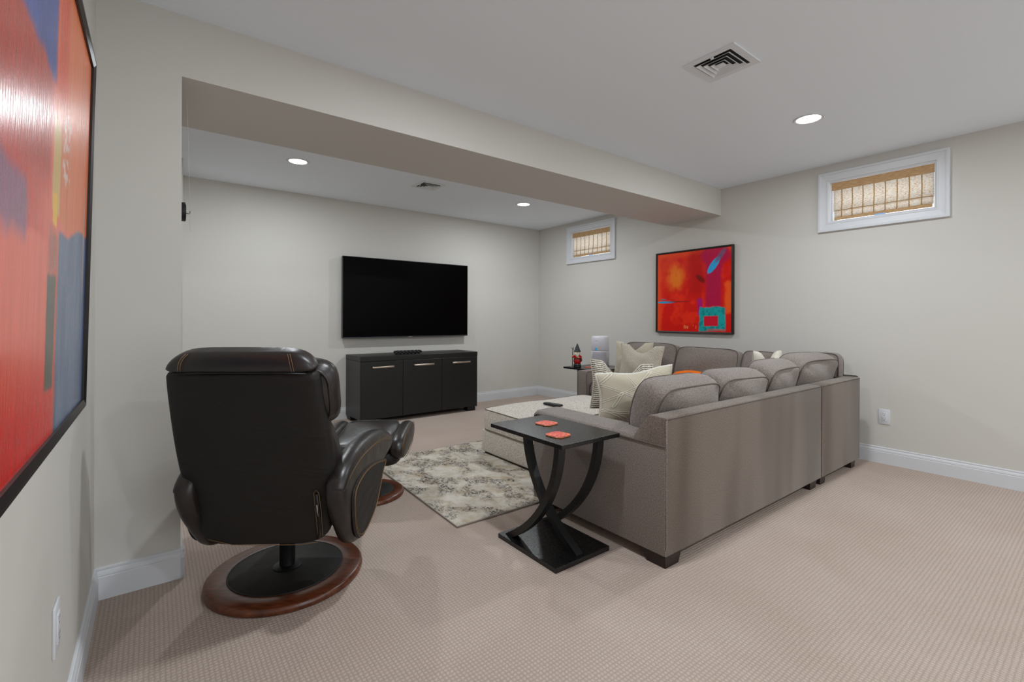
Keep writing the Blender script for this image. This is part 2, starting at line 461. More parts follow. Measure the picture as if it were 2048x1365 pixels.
# ---------------------------------------------------------------- ceiling lights
lens_m = M('lens_glow', (255, 255, 255), 0.5, Emission_Color=(1, 1, 1, 1), Emission_Strength=9.0)
lamp_d = bpy.data.lights.new('downlight', 'AREA'); lamp_d.shape = 'DISK'; lamp_d.size = 0.105
lamp_d.energy = LAMP_W; lamp_d.color = LAMP_COL
def downlight(x, y, lab):
    t = thing('ceiling_light', lab, 'light', (x, y, H), group='recessed ceiling downlights')
    lathe('trim_ring', [(.066, -.0002), (.067, -.001), (.072, -.005), (.082, -.005), (.085, -.002), (.085, -.0002)], trim_m, t, 40)
    lathe('lens', [(.066, -.0005), (.066, -.0016), (.050, -.0065), (.028, -.0092), (.0, -.0102)], lens_m, t, 32)
    o = bpy.data.objects.new('downlight_lamp', lamp_d); COL.objects.link(o); o.parent = t; o.location = (0, 0, -.0115)
for x, y, lab in [(3.325, 1.237, 'bright round ceiling downlight above the sectional sofa'),
                  (1.15, 1.335, 'round ceiling downlight just above the middle of the top edge'),
                  (.939, 4.125, 'left downlight in the alcove ceiling, above the recliner'),
                  (3.30, 4.114, 'small downlight in the alcove ceiling beside the beam and vent'),
                  (3.325, -1.0, 'downlight behind the camera on the window wall side'), (1.15, -1.0, 'downlight behind the camera near the left wall'),
                  (3.325, -3.2, 'rearmost downlight on the window wall side'), (1.15, -3.2, 'rearmost downlight near the left wall')]:
    downlight(x, y, lab)

# ---------------------------------------------------------------- ceiling vents
vent_m = M('vent_white', (226, 230, 234), 0.7, spec=.2)
duct_m = M('dark_duct', (30, 30, 32), 0.8)
def vent(x0, x1, y0, y1, lab):
    cx, cy = (x0 + x1) / 2, (y0 + y1) / 2
    t = thing('ceiling_vent', lab, 'vent', (cx, cy, H), group='square ceiling vents')
    a = (x1 - x0) / 2
    def ringmesh(name, o_, i_, z0, z1, zi=None):
        zi = zi if zi is not None else z1
        vs = []; fs = []
        for s, z in ((o_, z0), (o_, z1), (i_, zi), (i_, zi + .003), (o_ - .002, z0 + .003)):
            vs += [(-s, -s, z), (s, -s, z), (s, s, z), (-s, s, z)]
        n = 5
        for i in range(n):
            j = (i + 1) % n
            for k in range(4): fs.append((i * 4 + k, i * 4 + (k + 1) % 4, j * 4 + (k + 1) % 4, j * 4 + k))
        bm = bmesh.new(); bv = [bm.verts.new(v) for v in vs]
        for f in fs: bm.faces.new([bv[i] for i in f])
        return bmfin(name, bm, vent_m, t)
    ringmesh('frame', a, a * .74, -.0005, -.006, -.005)
    bm = bmesh.new(); add_box(bm, (-a * .75, -a * .75, -.0012), (a * .75, a * .75, -.0004)); bmfin('duct', bm, duct_m, t)
    for s_o, s_i in ((.66, .56), (.47, .38), (.29, .20)):
        # slanted louvre ring: outer edge low, inner edge up
        vs = []; fs = []
        for s, z in ((s_o * a, -.012), (s_i * a, -.003), (s_i * a, -.0015), (s_o * a, -.010)):
            vs += [(-s, -s, z), (s, -s, z), (s, s, z), (-s, s, z)]
        for i in range(4):
            j = (i + 1) % 4
            for k in range(4): fs.append((i * 4 + k, i * 4 + (k + 1) % 4, j * 4 + (k + 1) % 4, j * 4 + k))
        bm = bmesh.new(); bv = [bm.verts.new(v) for v in vs]
        for f in fs: bm.faces.new([bv[i] for i in f])
        bmfin('louver', bm, vent_m, t)
    bm = bmesh.new(); add_box(bm, (-a * .14, -a * .14, -.011), (a * .14, a * .14, -.0085)); bmfin('center_plate', bm, vent_m, t)
    bm = bmesh.new(); add_box(bm, (-a * .78, -.012, -.014), (-a * .70, .002, -.006), .001); bmfin('lever', bm, vent_m, t)
vent(2.128, 2.390, 1.106, 1.364, 'large square ceiling vent in the front ceiling')
vent(1.990, 2.232, 3.974, 4.228, 'small square ceiling vent in the alcove ceiling')

# ---------------------------------------------------------------- outlets
def outlet(loc, rotz, lab):
    t = thing('wall_outlet', lab, 'outlet', loc, rotz)   # local: x across, -y out of the wall, z up
    box('plate', (-.035, -.006, -.057), (.035, 0, .057), trim_m, t, r=.0025)
    box('receptacle', (-.0165, -.0085, -.034), (.0165, -.004, .034), trim_m, t, r=.0012)
    for z in (-.018, .018):
        bm = bmesh.new()
        add_box(bm, (-.008, -.0088, z + .001), (-.006, -.0080, z + .009)); add_box(bm, (.005, -.0088, z + .001), (.007, -.0080, z + .008))
        add_box(bm, (-.0025, -.0088, z - .0095), (.0025, -.0080, z - .0055))
        bmfin('slots', bm, duct_m, t)
outlet((XR, 1.123, .358), -PI / 2, 'white wall outlet on the right wall beside the sofa')
outlet((XL, 1.505, .380), PI / 2, 'white wall outlet on the left wall under the large painting')

# ---------------------------------------------------------------- paintings
def vnoise(u, v, fu, fv, seed):
    rs = np.random.RandomState(seed); G = rs.rand(int(fv) + 3, int(fu) + 3)
    x = u * fu; y = v * fv; xi = np.floor(x).astype(int); yi = np.floor(y).astype(int)
    fx = x - xi; fy = y - yi; fx = fx * fx * (3 - 2 * fx); fy = fy * fy * (3 - 2 * fy)
    xi = np.clip(xi, 0, G.shape[1] - 2); yi = np.clip(yi, 0, G.shape[0] - 2)
    return (G[yi, xi] * (1 - fx) + G[yi, xi + 1] * fx) * (1 - fy) + (G[yi + 1, xi] * (1 - fx) + G[yi + 1, xi + 1] * fx) * fy
def fbm(u, v, fu, fv, seed):
    return (vnoise(u, v, fu, fv, seed) * .5 + vnoise(u, v, fu * 2, fv * 2, seed + 1) * .3 + vnoise(u, v, fu * 4, fv * 4, seed + 2) * .2)
def sst(a, b, x): t = np.clip((x - a) / (b - a), 0, 1); return t * t * (3 - 2 * t)
def lin(c): return np.array(s2l(c)[:3])
def over(C, m, c, k=1.0): m = np.clip(m, 0, 1)[..., None] * k; return C * (1 - m) + (lin(c) if not isinstance(c, np.ndarray) else c) * m
def boxm(u, v, u0, u1, v0, v1, s=.01, jit=None):
    if jit is not None: u = u + jit; v = v + jit
    return sst(u0 - s, u0 + s, u) * (1 - sst(u1 - s, u1 + s, u)) * sst(v0 - s, v0 + s, v) * (1 - sst(v1 - s, v1 + s, v))

def canvas(name, fn, n, p_of, mat, parent):
    g = np.linspace(0, 1, n); U, V = np.meshgrid(g, g); C = fn(U, V)
    verts = [p_of(a, b) for a, b in zip(U.ravel(), V.ravel())]
    i = np.arange(n - 1); I, J = np.meshgrid(i, i); a = (J * n + I).ravel()
    faces = np.stack([a, a + 1, a + 1 + n, a + n], 1).tolist()
    cols = np.concatenate([C.reshape(-1, 3), np.ones((n * n, 1))], 1)
    return mk(name, verts, faces, mat, parent, smooth=True, cols=cols)
def art_mat(name, rough, coat=0.0, brush=(1, 1, 1), sc=40):
    m = M(name, (200, 30, 20), rough, spec=0.5)
    a = m.node('ShaderNodeAttribute', attribute_name='Col'); m.col(a.outputs['Color'])
    v = m.coord('Object', brush); m.bump(m.math('ADD', m.noise(v, sc, 3), m.math('MULTIPLY', m.noise(m.coord(), 600, 1), .15)), 0.3, 0.002)
    return m
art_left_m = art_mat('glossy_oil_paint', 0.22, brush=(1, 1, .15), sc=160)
art_right_m = art_mat('oil_paint', 0.5)
art_right_m.b.inputs['Specular IOR Level'].default_value = .2
frame_m = M('dark_frame', (22, 14, 12), 0.4)

def paint_left(u, v):
    jn = (fbm(u, v, 12, 12, 3) - .5) * .03
    st = fbm(u, v, 60, 4, 9)
    C = np.zeros(u.shape + (3,)) + lin((214, 50, 28))
    C = over(C, sst(.25, .0, v) , (206, 20, 2))
    C = over(C, sst(.05, .26, v + jn), (226, 104, 84))  # gloss haze across the middle painted in as lighter salmon
    C = over(C, sst(.38, .40, v + jn) * sst(.5, .2, u), (196, 62, 52))
    C = over(C, boxm(u, v, -.1, .24, .37, .47, .02, jn), (140, 88, 116))
    C = over(C, sst(.45, .55, v) * sst(.45, .40, u), (180, 62, 50))
    # blue diagonal wedge, its tip near (.46,.70)
    wedge = sst(.05, .12, u + jn) * (1 - sst(.46, .475, u + jn * .3)) * sst(.715, .745, v + jn + .03 * u)
    C = over(C, wedge, (52, 70, 138))
    C = over(C, wedge * sst(.3, .7, fbm(u, v, 9, 5, 21)), (78, 98, 172), .7)
    C = over(C, boxm(u, v, -.1, .10, .80, 1.1, .03, jn), (60, 70, 120), .7)
    # orange upper right block
    C = over(C, boxm(u, v, .465, 1.1, .45, 1.1, .006, jn * .3), (222, 106, 48))
    C = over(C, boxm(u, v, .465, .60, .70, 1.1, .03), (214, 70, 44), .8)
    C = over(C, boxm(u, v, .47, 1.1, .45, 1.1, .01) * sst(.45, .7, fbm(u, v, 26, 5, 31)), (204, 118, 74), .6)
    C = over(C, boxm(u, v, .455, .535, .46, .66, .008, jn), (206, 168, 96))
    C = over(C, boxm(u, v, .462, .512, .435, .50, .006, jn), (236, 180, 8))
    scr = boxm(u, v, .56, .66, .55, .72, .02, jn) * sst(.52, .6, fbm(u, v, 70, 60, 40))
    C = over(C, scr, (214, 200, 192), .8)
    # blue lower right block
    edge = .43 + .05 * sst(.6, .9, u)
    bl = sst(.535, .545, u + jn * .4) * (1 - sst(-.008, .008, v - edge + jn * .4))
    C = over(C, bl, (74, 92, 126)); C = over(C, bl * sst(.4, .7, fbm(u, v, 22, 4, 50)), (96, 116, 142), .8)
    C = over(C, bl * sst(.97, .99, u), (60, 90, 150), .6)
    C = over(C, boxm(u, v, .93, .955, .22, .62, .006, jn * .3) * sst(.35, .5, fbm(u, v, 50, 12, 8)), (176, 150, 140), .8)
    # grey green strip
    C = over(C, boxm(u, v, .425, .515, .10, .33, .008, jn * .5), (74, 74, 62))
    C = over(C, boxm(u, v, .43, .53, .33, .42, .02, jn), (120, 92, 80), .6)
    C = over(C, boxm(u, v, .515, .54, .0, .33, .006, jn * .4), (176, 74, 50), .8)
    C = C * (0.95 + .30 * st[..., None])
    return np.clip(C, 0, .9)

def paint_right(u, v):
    jn = (fbm(u, v, 10, 10, 5) - .5) * .05; f = fbm(u, v, 7, 7, 15)
    C = np.zeros(u.shape + (3,)) + lin((200, 16, 4))
    C = over(C, sst(.45, .7, f), (224, 44, 10), .7)
    C = over(C, sst(.10, .0, u + jn) + sst(.10, .0, 1 - v + jn), (230, 78, 30), .8)
    C = over(C, boxm(u, v, -.1, .45, .55, 1.1, .12, jn) * sst(.3, .6, fbm(u, v, 9, 6, 25)), (216, 60, 12), .6)
    d = np.sqrt(((u - .27) / .14) ** 2 + ((v - .69) / .19) ** 2) + jn * 5
    C = over(C, sst(1.25, .3, d) * sst(.30, .62, fbm(u, v, 11, 8, 33)), (222, 116, 26), .9)
    C = over(C, boxm(u, v, .45, .66, .45, 1.0, .07, jn), (172, 6, 4), .8)
    C = over(C, boxm(u, v, .68, .88, .30, .85, .03, jn), (164, 10, 62), .95)
    C = over(C, sst(1.0, .7, np.sqrt(((u - .80) / .22) ** 2 + ((v - .92) / .14) ** 2) + jn * 3), (168, 12, 66), .9)
    C = over(C, boxm(u, v, .93, 1.1, .22, .60, .025, jn), (226, 84, 24), .9)
    def rel(px, py, ang):
        a = math.radians(ang); return (u - px) * math.cos(a) + (v - py) * math.sin(a), -(u - px) * math.sin(a) + (v - py) * math.cos(a)
    a, b = rel(.78, .80, 52)
    C = over(C, sst(1.1, .85, np.sqrt((a / .12) ** 2 + (b / .042) ** 2) + jn), (46, 152, 204))
    C = over(C, sst(1.1, .6, np.sqrt(((a - .14) / .12) ** 2 + (b / .035) ** 2) + jn * 2), (96, 84, 116), .8)
    a, b = rel(.61, .65, -38)
    C = over(C, sst(1.1, .6, np.sqrt((a / .085) ** 2 + (b / .035) ** 2) + jn * 3), (96, 10, 8), .8)
    C = over(C, sst(1.1, .6, np.sqrt(((u - .12) / .15) ** 2 + ((v - .372) / .016) ** 2) + jn * 3), (40, 150, 190))
    C = over(C, sst(1.1, .6, np.sqrt(((u - .30) / .20) ** 2 + ((v - .375) / .012) ** 2) + jn * 3), (110, 20, 20), .7)
    C = over(C, sst(1.1, .6, np.sqrt(((u - .09) / .05) ** 2 + ((v - .41) / .010) ** 2) + jn * 3), (80, 110, 120), .8)
    C = over(C, boxm(u, v, .575, .64, .20, .41, .012, jn * .6), (160, 12, 108))
    ring = boxm(u, v, .60, .925, .01, .30, .010, jn * .8) * (1 - boxm(u, v, .66, .835, .07, .19, .008, jn * .3))
    ring = ring * (1 - boxm(u, v, .70, .95, -.1, .035, .01, jn * .5) * .6)
    C = over(C, ring, (14, 148, 148)); C = over(C, ring * sst(.5, .6, fbm(u, v, 40, 40, 60)), (10, 96, 104), .6)
    C = over(C, boxm(u, v, .665, .83, .075, .19, .006), (190, 16, 46), .9)
    for x0, x1, y0, y1 in ((.39, .40, .035, .075), (.41, .42, .04, .07), (.43, .445, .035, .065), (.55, .556, .035, .075), (.515, .52, .07, .08)):
        C = over(C, boxm(u, v, x0, x1, y0, y1, .004, jn * .3), (226, 150, 90), .8)
    C = C * (1.15 + .2 * fbm(u, v, 50, 50, 70)[..., None])
    return np.clip(C, 0, .9)

def framed(name, lab, root_loc, Y0, Y1, Z0, Z1, lean, depth, into, fn, n, mat, flip, fw=.018):
    """picture on a wall normal to X; into = -1 right wall (faces -X), +1 left wall (faces +X)"""
    t = thing(name, lab, 'painting', root_loc); rx, ry, rz = root_loc
    def P(y, z, d): # d = distance out from the wall side back plane
        x = rx + into * (d + lean * (z - Z0)) if into > 0 else rx - (d + lean * (z - Z0))
        return (x - rx, y - ry, z - rz)
    # frame: four mitred sides as one ring mesh
    prof = [(0, 0.0), (0, depth), (fw * .35, depth), (fw, depth - .004), (fw, 0.0)]
    vs = []; fs = []
    for ins, d in prof:
        vs += [P(Y0 + ins, Z0 + ins, d), P(Y1 - ins, Z0 + ins, d), P(Y1 - ins, Z1 - ins, d), P(Y0 + ins, Z1 - ins, d)]
    m_ = len(prof)
    for i in range(m_):
        for k in range(4): fs.append((i * 4 + k, i * 4 + (k + 1) % 4, ((i + 1) % m_) * 4 + (k + 1) % 4, ((i + 1) % m_) * 4 + k))
    bm = bmesh.new(); bv = [bm.verts.new(v) for v in vs]
    for f in fs: bm.faces.new([bv[i] for i in f])
    bmfin('frame', bm, frame_m, t)
    a0, a1, b0, b1 = Y0 + fw, Y1 - fw, Z0 + fw, Z1 - fw
    def pf(u, v):
        y = a1 + (a0 - a1) * u if flip else a0 + (a1 - a0) * u
        return P(y, b0 + (b1 - b0) * v, depth - .009)
    canvas('canvas', fn, n, pf, mat, t)
    bm = bmesh.new(); q = [P(a0, b0, .002), P(a1, b0, .002), P(a1, b1, .002), P(a0, b1, .002)]
    f = bm.faces.new([bm.verts.new(v) for v in q]); bmfin('backing', bm, frame_m, t)
    return t
framed('framed_painting', 'red abstract painting with teal ring in thin black frame on the right wall', (XR - .002, 2.725, .955), 2.290, 3.160, .953, 1.820, 0.0, .030, -1, paint_right, 240, art_right_m, True)
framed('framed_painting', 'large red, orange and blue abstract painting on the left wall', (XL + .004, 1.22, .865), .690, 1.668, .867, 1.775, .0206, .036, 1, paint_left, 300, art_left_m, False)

# ---------------------------------------------------------------- soft furnishing builders
def sq_round(u, v, p=7.0):
    m = max(abs(u), abs(v))
    if m < 1e-6: return u, v
    a, b = u / m, v / m
    q = (abs(a) ** p + abs(b) ** p) ** (1 / p)
    return u / q, v / q

def cushion(name, mat, parent, p_of, a, b, t, crown=.03, n=16, p=7.0, pipe=None, seed=0, slump=None, side_bulge=.012, pipe_r=.0045, rump=1.0):
    """boxed cushion: p_of(u,v,w) -> point, u in +-a, v in +-b, w thickness axis"""
    rs = random.Random(seed); ph = [rs.uniform(0, 6.28) for _ in range(8)]
    def surf(u, v, s):
        ru, rv = sq_round(u, v, p)
        cr = crown * (1 - abs(u) ** 3.2) * (1 - abs(v) ** 3.2)
        wob = rump * (.007 * math.sin(2.2 * u + ph[0] + 1.3 * v) * (1 - u ** 4) + .0045 * math.sin(4.1 * v + ph[1] + 2.0 * u)) + (rump - 1) * .006 * math.sin(5.3 * u + 2.6 * v + ph[2]) * (1 - v ** 4)
        e = .5 * t
        w_ = s * (e + cr) + wob * (.4 if abs(u) > .98 or abs(v) > .98 else 1)
        x, y = ru * a, rv * b
        if slump: x, y, w_ = slump(x, y, w_)
        return p_of(x, y, w_)
    vs, fs = [], []
    g = [math.sin((-1 + 2 * i / n) * PI / 2) for i in range(n + 1)]
    idx = {}
    for s in (-1, 1):
        for i, u in enumerate(g):
            for j, v in enumerate(g):
                idx[(s, i, j)] = len(vs); vs.append(surf(u, v, s))
    for s in (-1, 1):
        for i in range(n):
            for j in range(n):
                q = [idx[(s, i, j)], idx[(s, i + 1, j)], idx[(s, i + 1, j + 1)], idx[(s, i, j + 1)]]
                fs.append(q if s > 0 else q[::-1])
    per = [(i, 0) for i in range(n)] + [(n, j) for j in range(n)] + [(i, n) for i in range(n, 0, -1)] + [(0, j) for j in range(n, 0, -1)]
    L = len(per); prev = [idx[(-1, i, j)] for i, j in per]
    top = [idx[(1, i, j)] for i, j in per]
    for k in (1, 2, 3):
        f = k / 4; cur = []
        for m_, (i, j) in enumerate(per):
            A, B = Vector(vs[idx[(-1, i, j)]]), Vector(vs[idx[(1, i, j)]])
            u, v = g[i], g[j]; ru, rv = sq_round(u, v, p)
            out = Vector(p_of(ru * a * (1 + side_bulge / a), rv * b * (1 + side_bulge / b), 0)) - Vector(p_of(ru * a, rv * b, 0))
            cur.append(len(vs)); vs.append(A.lerp(B, f) + out * math.sin(PI * f))
        for m_ in range(L): fs.append((prev[m_], prev[(m_ + 1) % L], cur[(m_ + 1) % L], cur[m_]))
        prev = cur
    for m_ in range(L): fs.append((prev[m_], prev[(m_ + 1) % L], top[(m_ + 1) % L], top[m_]))
    bm = bmesh.new(); bv = [bm.verts.new(v) for v in vs]
    for f in fs: bm.faces.new([bv[i] for i in f])
    o = bmfin(name, bm, mat, parent, autosm=50)
    if pipe is not None:
        lines = []
        for s in (-1, 1): lines.append([Vector(vs[idx[(s, i, j)]]) for i, j in per])
        tubes('piping', lines, pipe_r, pipe, o, 6, closed=True)
    return o

def axes(origin, U, V, Wd):
    O_, U, V, Wd = Vector(origin), Vector(U), Vector(V), Vector(Wd)
    return lambda u, v, w: O_ + U * u + V * v + Wd * w

# ---------------------------------------------------------------- sectional sofa
SX, SY, SXR, SYE = 1.785, 1.222, 4.255, 3.412
SB = .052
sofa = thing('sectional_sofa', 'large taupe grey woven L-shaped sectional sofa seen from behind', 'sofa', (SX, SY, 0))
def ls(x, y, z): return (x - SX, y - SY, z)
def bs(name, a, b, mat, r=.02, seg=3, parent=sofa): return box(name, ls(*a), ls(*b), mat, parent, r=r, seg=seg)
# back rails (profile in depth,height)
BPF = [(0, SB), (0, .657), (.004, .664), (.085, .666), (.098, .660), (.178, .560), (.178, SB)]
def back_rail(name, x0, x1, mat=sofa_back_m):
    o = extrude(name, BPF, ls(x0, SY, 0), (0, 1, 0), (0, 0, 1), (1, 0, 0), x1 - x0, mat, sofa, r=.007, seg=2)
    tube('seam', [ls(x0 + .012, SY - .0005, .656), ls((x0 + x1) / 2, SY - .001, .657), ls(x1 - .012, SY - .0005, .656)], .0028, pipe_m, o, 6)
    return o
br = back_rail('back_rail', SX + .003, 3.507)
tube('seam', [ls(SX + .004, SY + .001, z) for z in (.08, .3, .5, .652)], .0028, sofa_m, br, 6)
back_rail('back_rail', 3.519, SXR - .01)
# rail along the window wall
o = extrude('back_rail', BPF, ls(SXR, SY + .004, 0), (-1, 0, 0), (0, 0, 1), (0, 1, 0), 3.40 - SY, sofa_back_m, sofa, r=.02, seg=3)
tube('seam', [ls(SXR, y, .652) for y in (1.27, 2.2, 3.38)], .0028, pipe_m, o, 6)
# near arm
arm = extrude('arm', [(0, SB), (0, .530), (.004, .545), (.02, .557), (.10, .563), (.185, .560), (.205, .548), (.212, .52), (.212, SB)], ls(SX, SY + .002, 0), (1, 0, 0), (0, 0, 1), (0, 1, 0), .896, sofa_m, sofa, r=.006)
tube('piping', [ls(SX - .001, SY + .004, .536), ls(SX - .002, 1.6, .542), ls(SX - .002, 2.09, .541), ls(SX + .002, 2.117, .53), ls(SX + .006, 2.121, .49), ls(SX + .006, 2.121, .07)], .0042, pipe_m, arm, 8)
tube('piping', [ls(SX + .004, 2.119, .535), ls(SX + .03, 2.121, .553), ls(SX + .18, 2.121, .556), ls(SX + .207, 2.121, .53), ls(SX + .21, 2.121, .07)], .0042, pipe_m, arm, 8)
# far arm
AX0 = 3.45
arm2 = extrude('arm', [(0, SB), (0, .548), (.010, .566), (.03, .575), (.11, .576), (.130, .566), (.138, .548), (.138, SB)], ls(AX0, SYE, 0), (0, -1, 0), (0, 0, 1), (1, 0, 0), SXR - AX0 - .03, sofa_m, sofa, r=.006)
for yy in (SYE - .006, SYE - .132):
    tube('piping', [ls(AX0 - .001, yy, .07), ls(AX0 - .001, yy, .54), ls(AX0 + .01, yy, .566), ls(4.1, yy, .568)], .0042, pipe_m, arm2, 8)
# seat bases and seat cushions
bs('seat_base', (1.99, 1.39, SB), (3.505, 2.100, .30), sofa_m, .012)
bs('seat_base', (3.517, 1.39, SB), (4.09, 2.02, .30), sofa_m, .012)
bs('seat_base', (3.475, 2.03, SB), (4.09, 3.276, .30), sofa_m, .012)
cs = 0
def seat(x0, x1, y0, y1):
    global cs; cs += 1
    cushion('seat_cushion', sofa_m, sofa, axes(ls((x0 + x1) / 2, (y0 + y1) / 2, .385), (1, 0, 0), (0, 1, 0), (0, 0, 1)), (x1 - x0) / 2, (y1 - y0) / 2, .15, .018, 10, 9, pipe_m, cs)
seat(2.005, 2.745, 1.46, 2.11); seat(2.755, 3.50, 1.46, 2.11); seat(3.52, 4.08, 1.42, 2.06)
seat(3.46, 4.06, 2.08, 2.66); seat(3.46, 4.06, 2.68, 3.262)
# loose back cushions leaning on the near rail: local u = x, v = up the lean, w = towards the seat
def backc(x0, x1, yb, yt, z0, z1, th, seed, tilt=0.0, roll=0.0):
    up = Vector((0, yt - yb, z1 - z0)); hh = up.length / 2; up.normalize()
    ux = Vector((math.cos(tilt), math.sin(tilt), math.sin(roll))).normalized()
    wv = ux.cross(up); wv = -wv if wv.y < 0 else wv
    c = Vector(ls((x0 + x1) / 2, (yb + yt) / 2, (z0 + z1) / 2)) + wv * (th / 2)
    return cushion('back_cushion', sofa_m, sofa, axes(c, ux, up, wv), (x1 - x0) / 2, hh, th, .048, 22, 5.5, pipe_m, seed, rump=1.7, pipe_r=.0038, side_bulge=.02)
backc(1.925, 2.475, 1.415, 1.335, .490, .757, .150, 11, 0.02, .0)
backc(2.485, 3.010, 1.415, 1.330, .490, .757, .155, 12, -0.02, -.015)
backc(3.015, 3.470, 1.415, 1.320, .500, .782, .155, 13, 0.05, .035)
backc(3.490, 4.160, 1.415, 1.325, .500, .805, .16, 14, 0.0, -.01)
# cushions along the window wall
def backr(y0, y1, xb, xt, z0, z1, th, seed, tilt=0.0):
    up = Vector((xt - xb, 0, z1 - z0)); hh = up.length / 2; up.normalize()
    uy = Vector((math.sin(tilt), math.cos(tilt), 0)); wv = uy.cross(up); wv = -wv if wv.x > 0 else wv
    c = Vector(ls((xb + xt) / 2, (y0 + y1) / 2, (z0 + z1) / 2)) + wv * (th / 2)
    return cushion('back_cushion', sofa_m, sofa, axes(c, uy, up, wv), (y1 - y0) / 2, hh, th, .034, 20, 7, pipe_m, seed, rump=1.3, pipe_r=.0038)
backr(2.635, 3.255, 4.07, 4.17, .480, .812, .150, 21)
backr(2.025, 2.620, 4.07, 4.17, .480, .788, .155, 22, .02)
backr(1.720, 2.010, 4.10, 4.20, .480, .780, .150, 23)
# wedge cushion standing in the corner behind the last near cushion
cushion('back_cushion', sofa_m, sofa, axes(ls(4.215, 1.46, .685), (0, 1, 0), (.12, 0, .993), (-.993, 0, .12)), .12, .145, .10, .02, 10, 6, pipe_m, 31)
# legs
def leg(x0, x1, y0, y1, parent=sofa):
    bm = bmesh.new()
    cx, cy = (x0 + x1) / 2, (y0 + y1) / 2
    vs = []
    for z, s in ((0, .78), (SB + .004, 1.0)):
        for a, b in ((x0, y0), (x1, y0), (x1, y1), (x0, y1)):
            # outer corner stays plumb, inner sides taper
            vs.append(bm.verts.new(ls(x0 + (a - x0) * s, y0 + (b - y0) * s, z)))
    for q in ((3, 2, 1, 0), (4, 5, 6, 7), (0, 1, 5, 4), (1, 2, 6, 5), (2, 3, 7, 6), (3, 0, 4, 7)): bm.faces.new([vs[i] for i in q])
    return bmfin('leg', bm, dark_wood, parent)
leg(1.790, 1.915, 1.228, 1.355); leg(3.36, 3.47, 1.235, 1.34); leg(3.525, 3.62, 1.235, 1.34); leg(4.10, 4.19, 1.235, 1.34)
leg(1.80, 1.90, 2.00, 2.10); leg(3.36, 3.46, 1.99, 2.09); leg(3.48, 3.58, 3.29, 3.39); leg(4.12, 4.22, 3.28, 3.38)

# ---------------------------------------------------------------- throw pillows
def seg_d(u, v, x0, y0, x1, y1):
    dx, dy = x1 - x0, y1 - y0; L2 = dx * dx + dy * dy
    t = np.clip(((u - x0) * dx + (v - y0) * dy) / L2, 0, 1)
    return np.hypot(u - x0 - t * dx, v - y0 - t * dy)
LINES = [(-1, .55, -.1, -.15), (-.1, -.15, .55, -.55), (.55, -.55, 1, -.2), (-.3, 1, .05, -.2), (.05, -.2, .2, -1), (-1, -.15, -.1, .35), (-.1, .35, .35, .95), (.2, .6, 1, .15), (.45, .45, .8, -.25), (-1, -.5, -.3, -.75), (-.3, -.75, .55, -.55), (-.95, -.45, -.35, -1), (.55, -.55, .2, -1), (.55, -.55, .95, -1), (-.65, 1, -1, .6), (.35, .95, .75, .5), (-.55, .15, -.75, -.38)]
def pillow(name, lab, kind, origin, U, V, Nn, wdt, hgt, th, mats, chop=.12, seed=0, group=None, fringe=False, skew=0.0):
    """U,V,N unit axes (world); origin = bottom centre"""
    U, V, Nn = Vector(U).normalized(), Vector(V).normalized(), Vector(Nn).normalized()
    t = thing(name, lab, 'pillow', origin, 0, group)
    n = 150 if kind == 'pattern' else 40
    rs = random.Random(seed); ph = [rs.uniform(0, 6.28) for _ in range(6)]
    def P(u, v, s):
        x = u * (1 - .10 * (1 - v * v) ** 1.5) * wdt / 2
        top = -chop * hgt * max(0, 1 - (u / .62) ** 2) ** 1.3 * max(0, v) ** 2
        y = (v * (1 - .07 * (1 - u * u) ** 1.5) + 1) * hgt / 2 + top + skew * u * hgt * max(0, v)
        prof = ((1 - u * u) * (1 - v * v)) ** .42 if abs(u) < 1 and abs(v) < 1 else 0
        dent = 1 - .45 * math.exp(-(u / .35) ** 2) * max(0, v) * (1 if chop > 0 else 0)
        z = s * th / 2 * prof * dent + .004 * math.sin(3 * u + ph[0]) * math.sin(2.5 * v + ph[1])
        z += .006 * math.sin(6 * (u + v) + ph[2]) * prof * .5
        return U * x + V * y + Nn * z
    g = [-1 + 2 * i / n for i in range(n + 1)]
    gu, gv = np.meshgrid(g, g, indexing='ij')
    for s, mat, nm in ((1, mats[0], 'front_face'), (-1, mats[1], 'back_face')):
        vs = [P(u, v, s) for u in g for v in g]
        fs = []
        for i in range(n):
            for j in range(n):
                a = i * (n + 1) + j; q = (a, a + n + 1, a + n + 2, a + 1); fs.append(q if s > 0 else q[::-1])
        uvs = [((u + 1) / 2, (v + 1) / 2) for u in g for v in g]
        cols = None
        if kind == 'pattern' and s > 0:
            dmin = np.full(gu.shape, 9.0); 
            for (x0, y0, x1, y1) in LINES:
                d = seg_d(gu, gv, x0, y0, x1, y1); dmin = np.minimum(dmin, np.abs(d - .034))
            m = np.clip(1 - dmin / .016, 0, 1) ** .7; dark = np.clip(1 - np.abs(dmin - .024) / .012, 0, 1) * .9
            base = lin((196, 187, 168)); 
            C = base * (1 - m[..., None]) + lin((226, 220, 204)) * m[..., None]
            C = C * (1 - .35 * dark[..., None])
            cols = np.concatenate([C.reshape(-1, 3), np.ones(((n + 1) ** 2, 1))], 1)
            mm = m.reshape(-1)
            vs = [v + Nn * (.0022 * float(k)) for v, k in zip(vs, mm)]
        mk(nm, vs, fs, mat, t, smooth=True, uvs=uvs, cols=cols)
    per = [(u, -1) for u in g] + [(1, v) for v in g[1:]] + [(u, 1) for u in g[::-1][1:]] + [(-1, v) for v in g[::-1][1:-1]]
    pts = [P(u, v, 0) for u, v in per]
    if fringe:   # bobbly trim
        rad = [.0075 + .0025 * math.sin(i * 2.1) for i in range(len(pts))]
        tube('trim', pts, rad, mats[2], t, 8, closed=True)
    else: tube('seam', pts, .003, mats[2], t, 6, closed=True)
    return t
patt_m = M('cream_embroidery', (200, 192, 172), 0.9, spec=0.1)
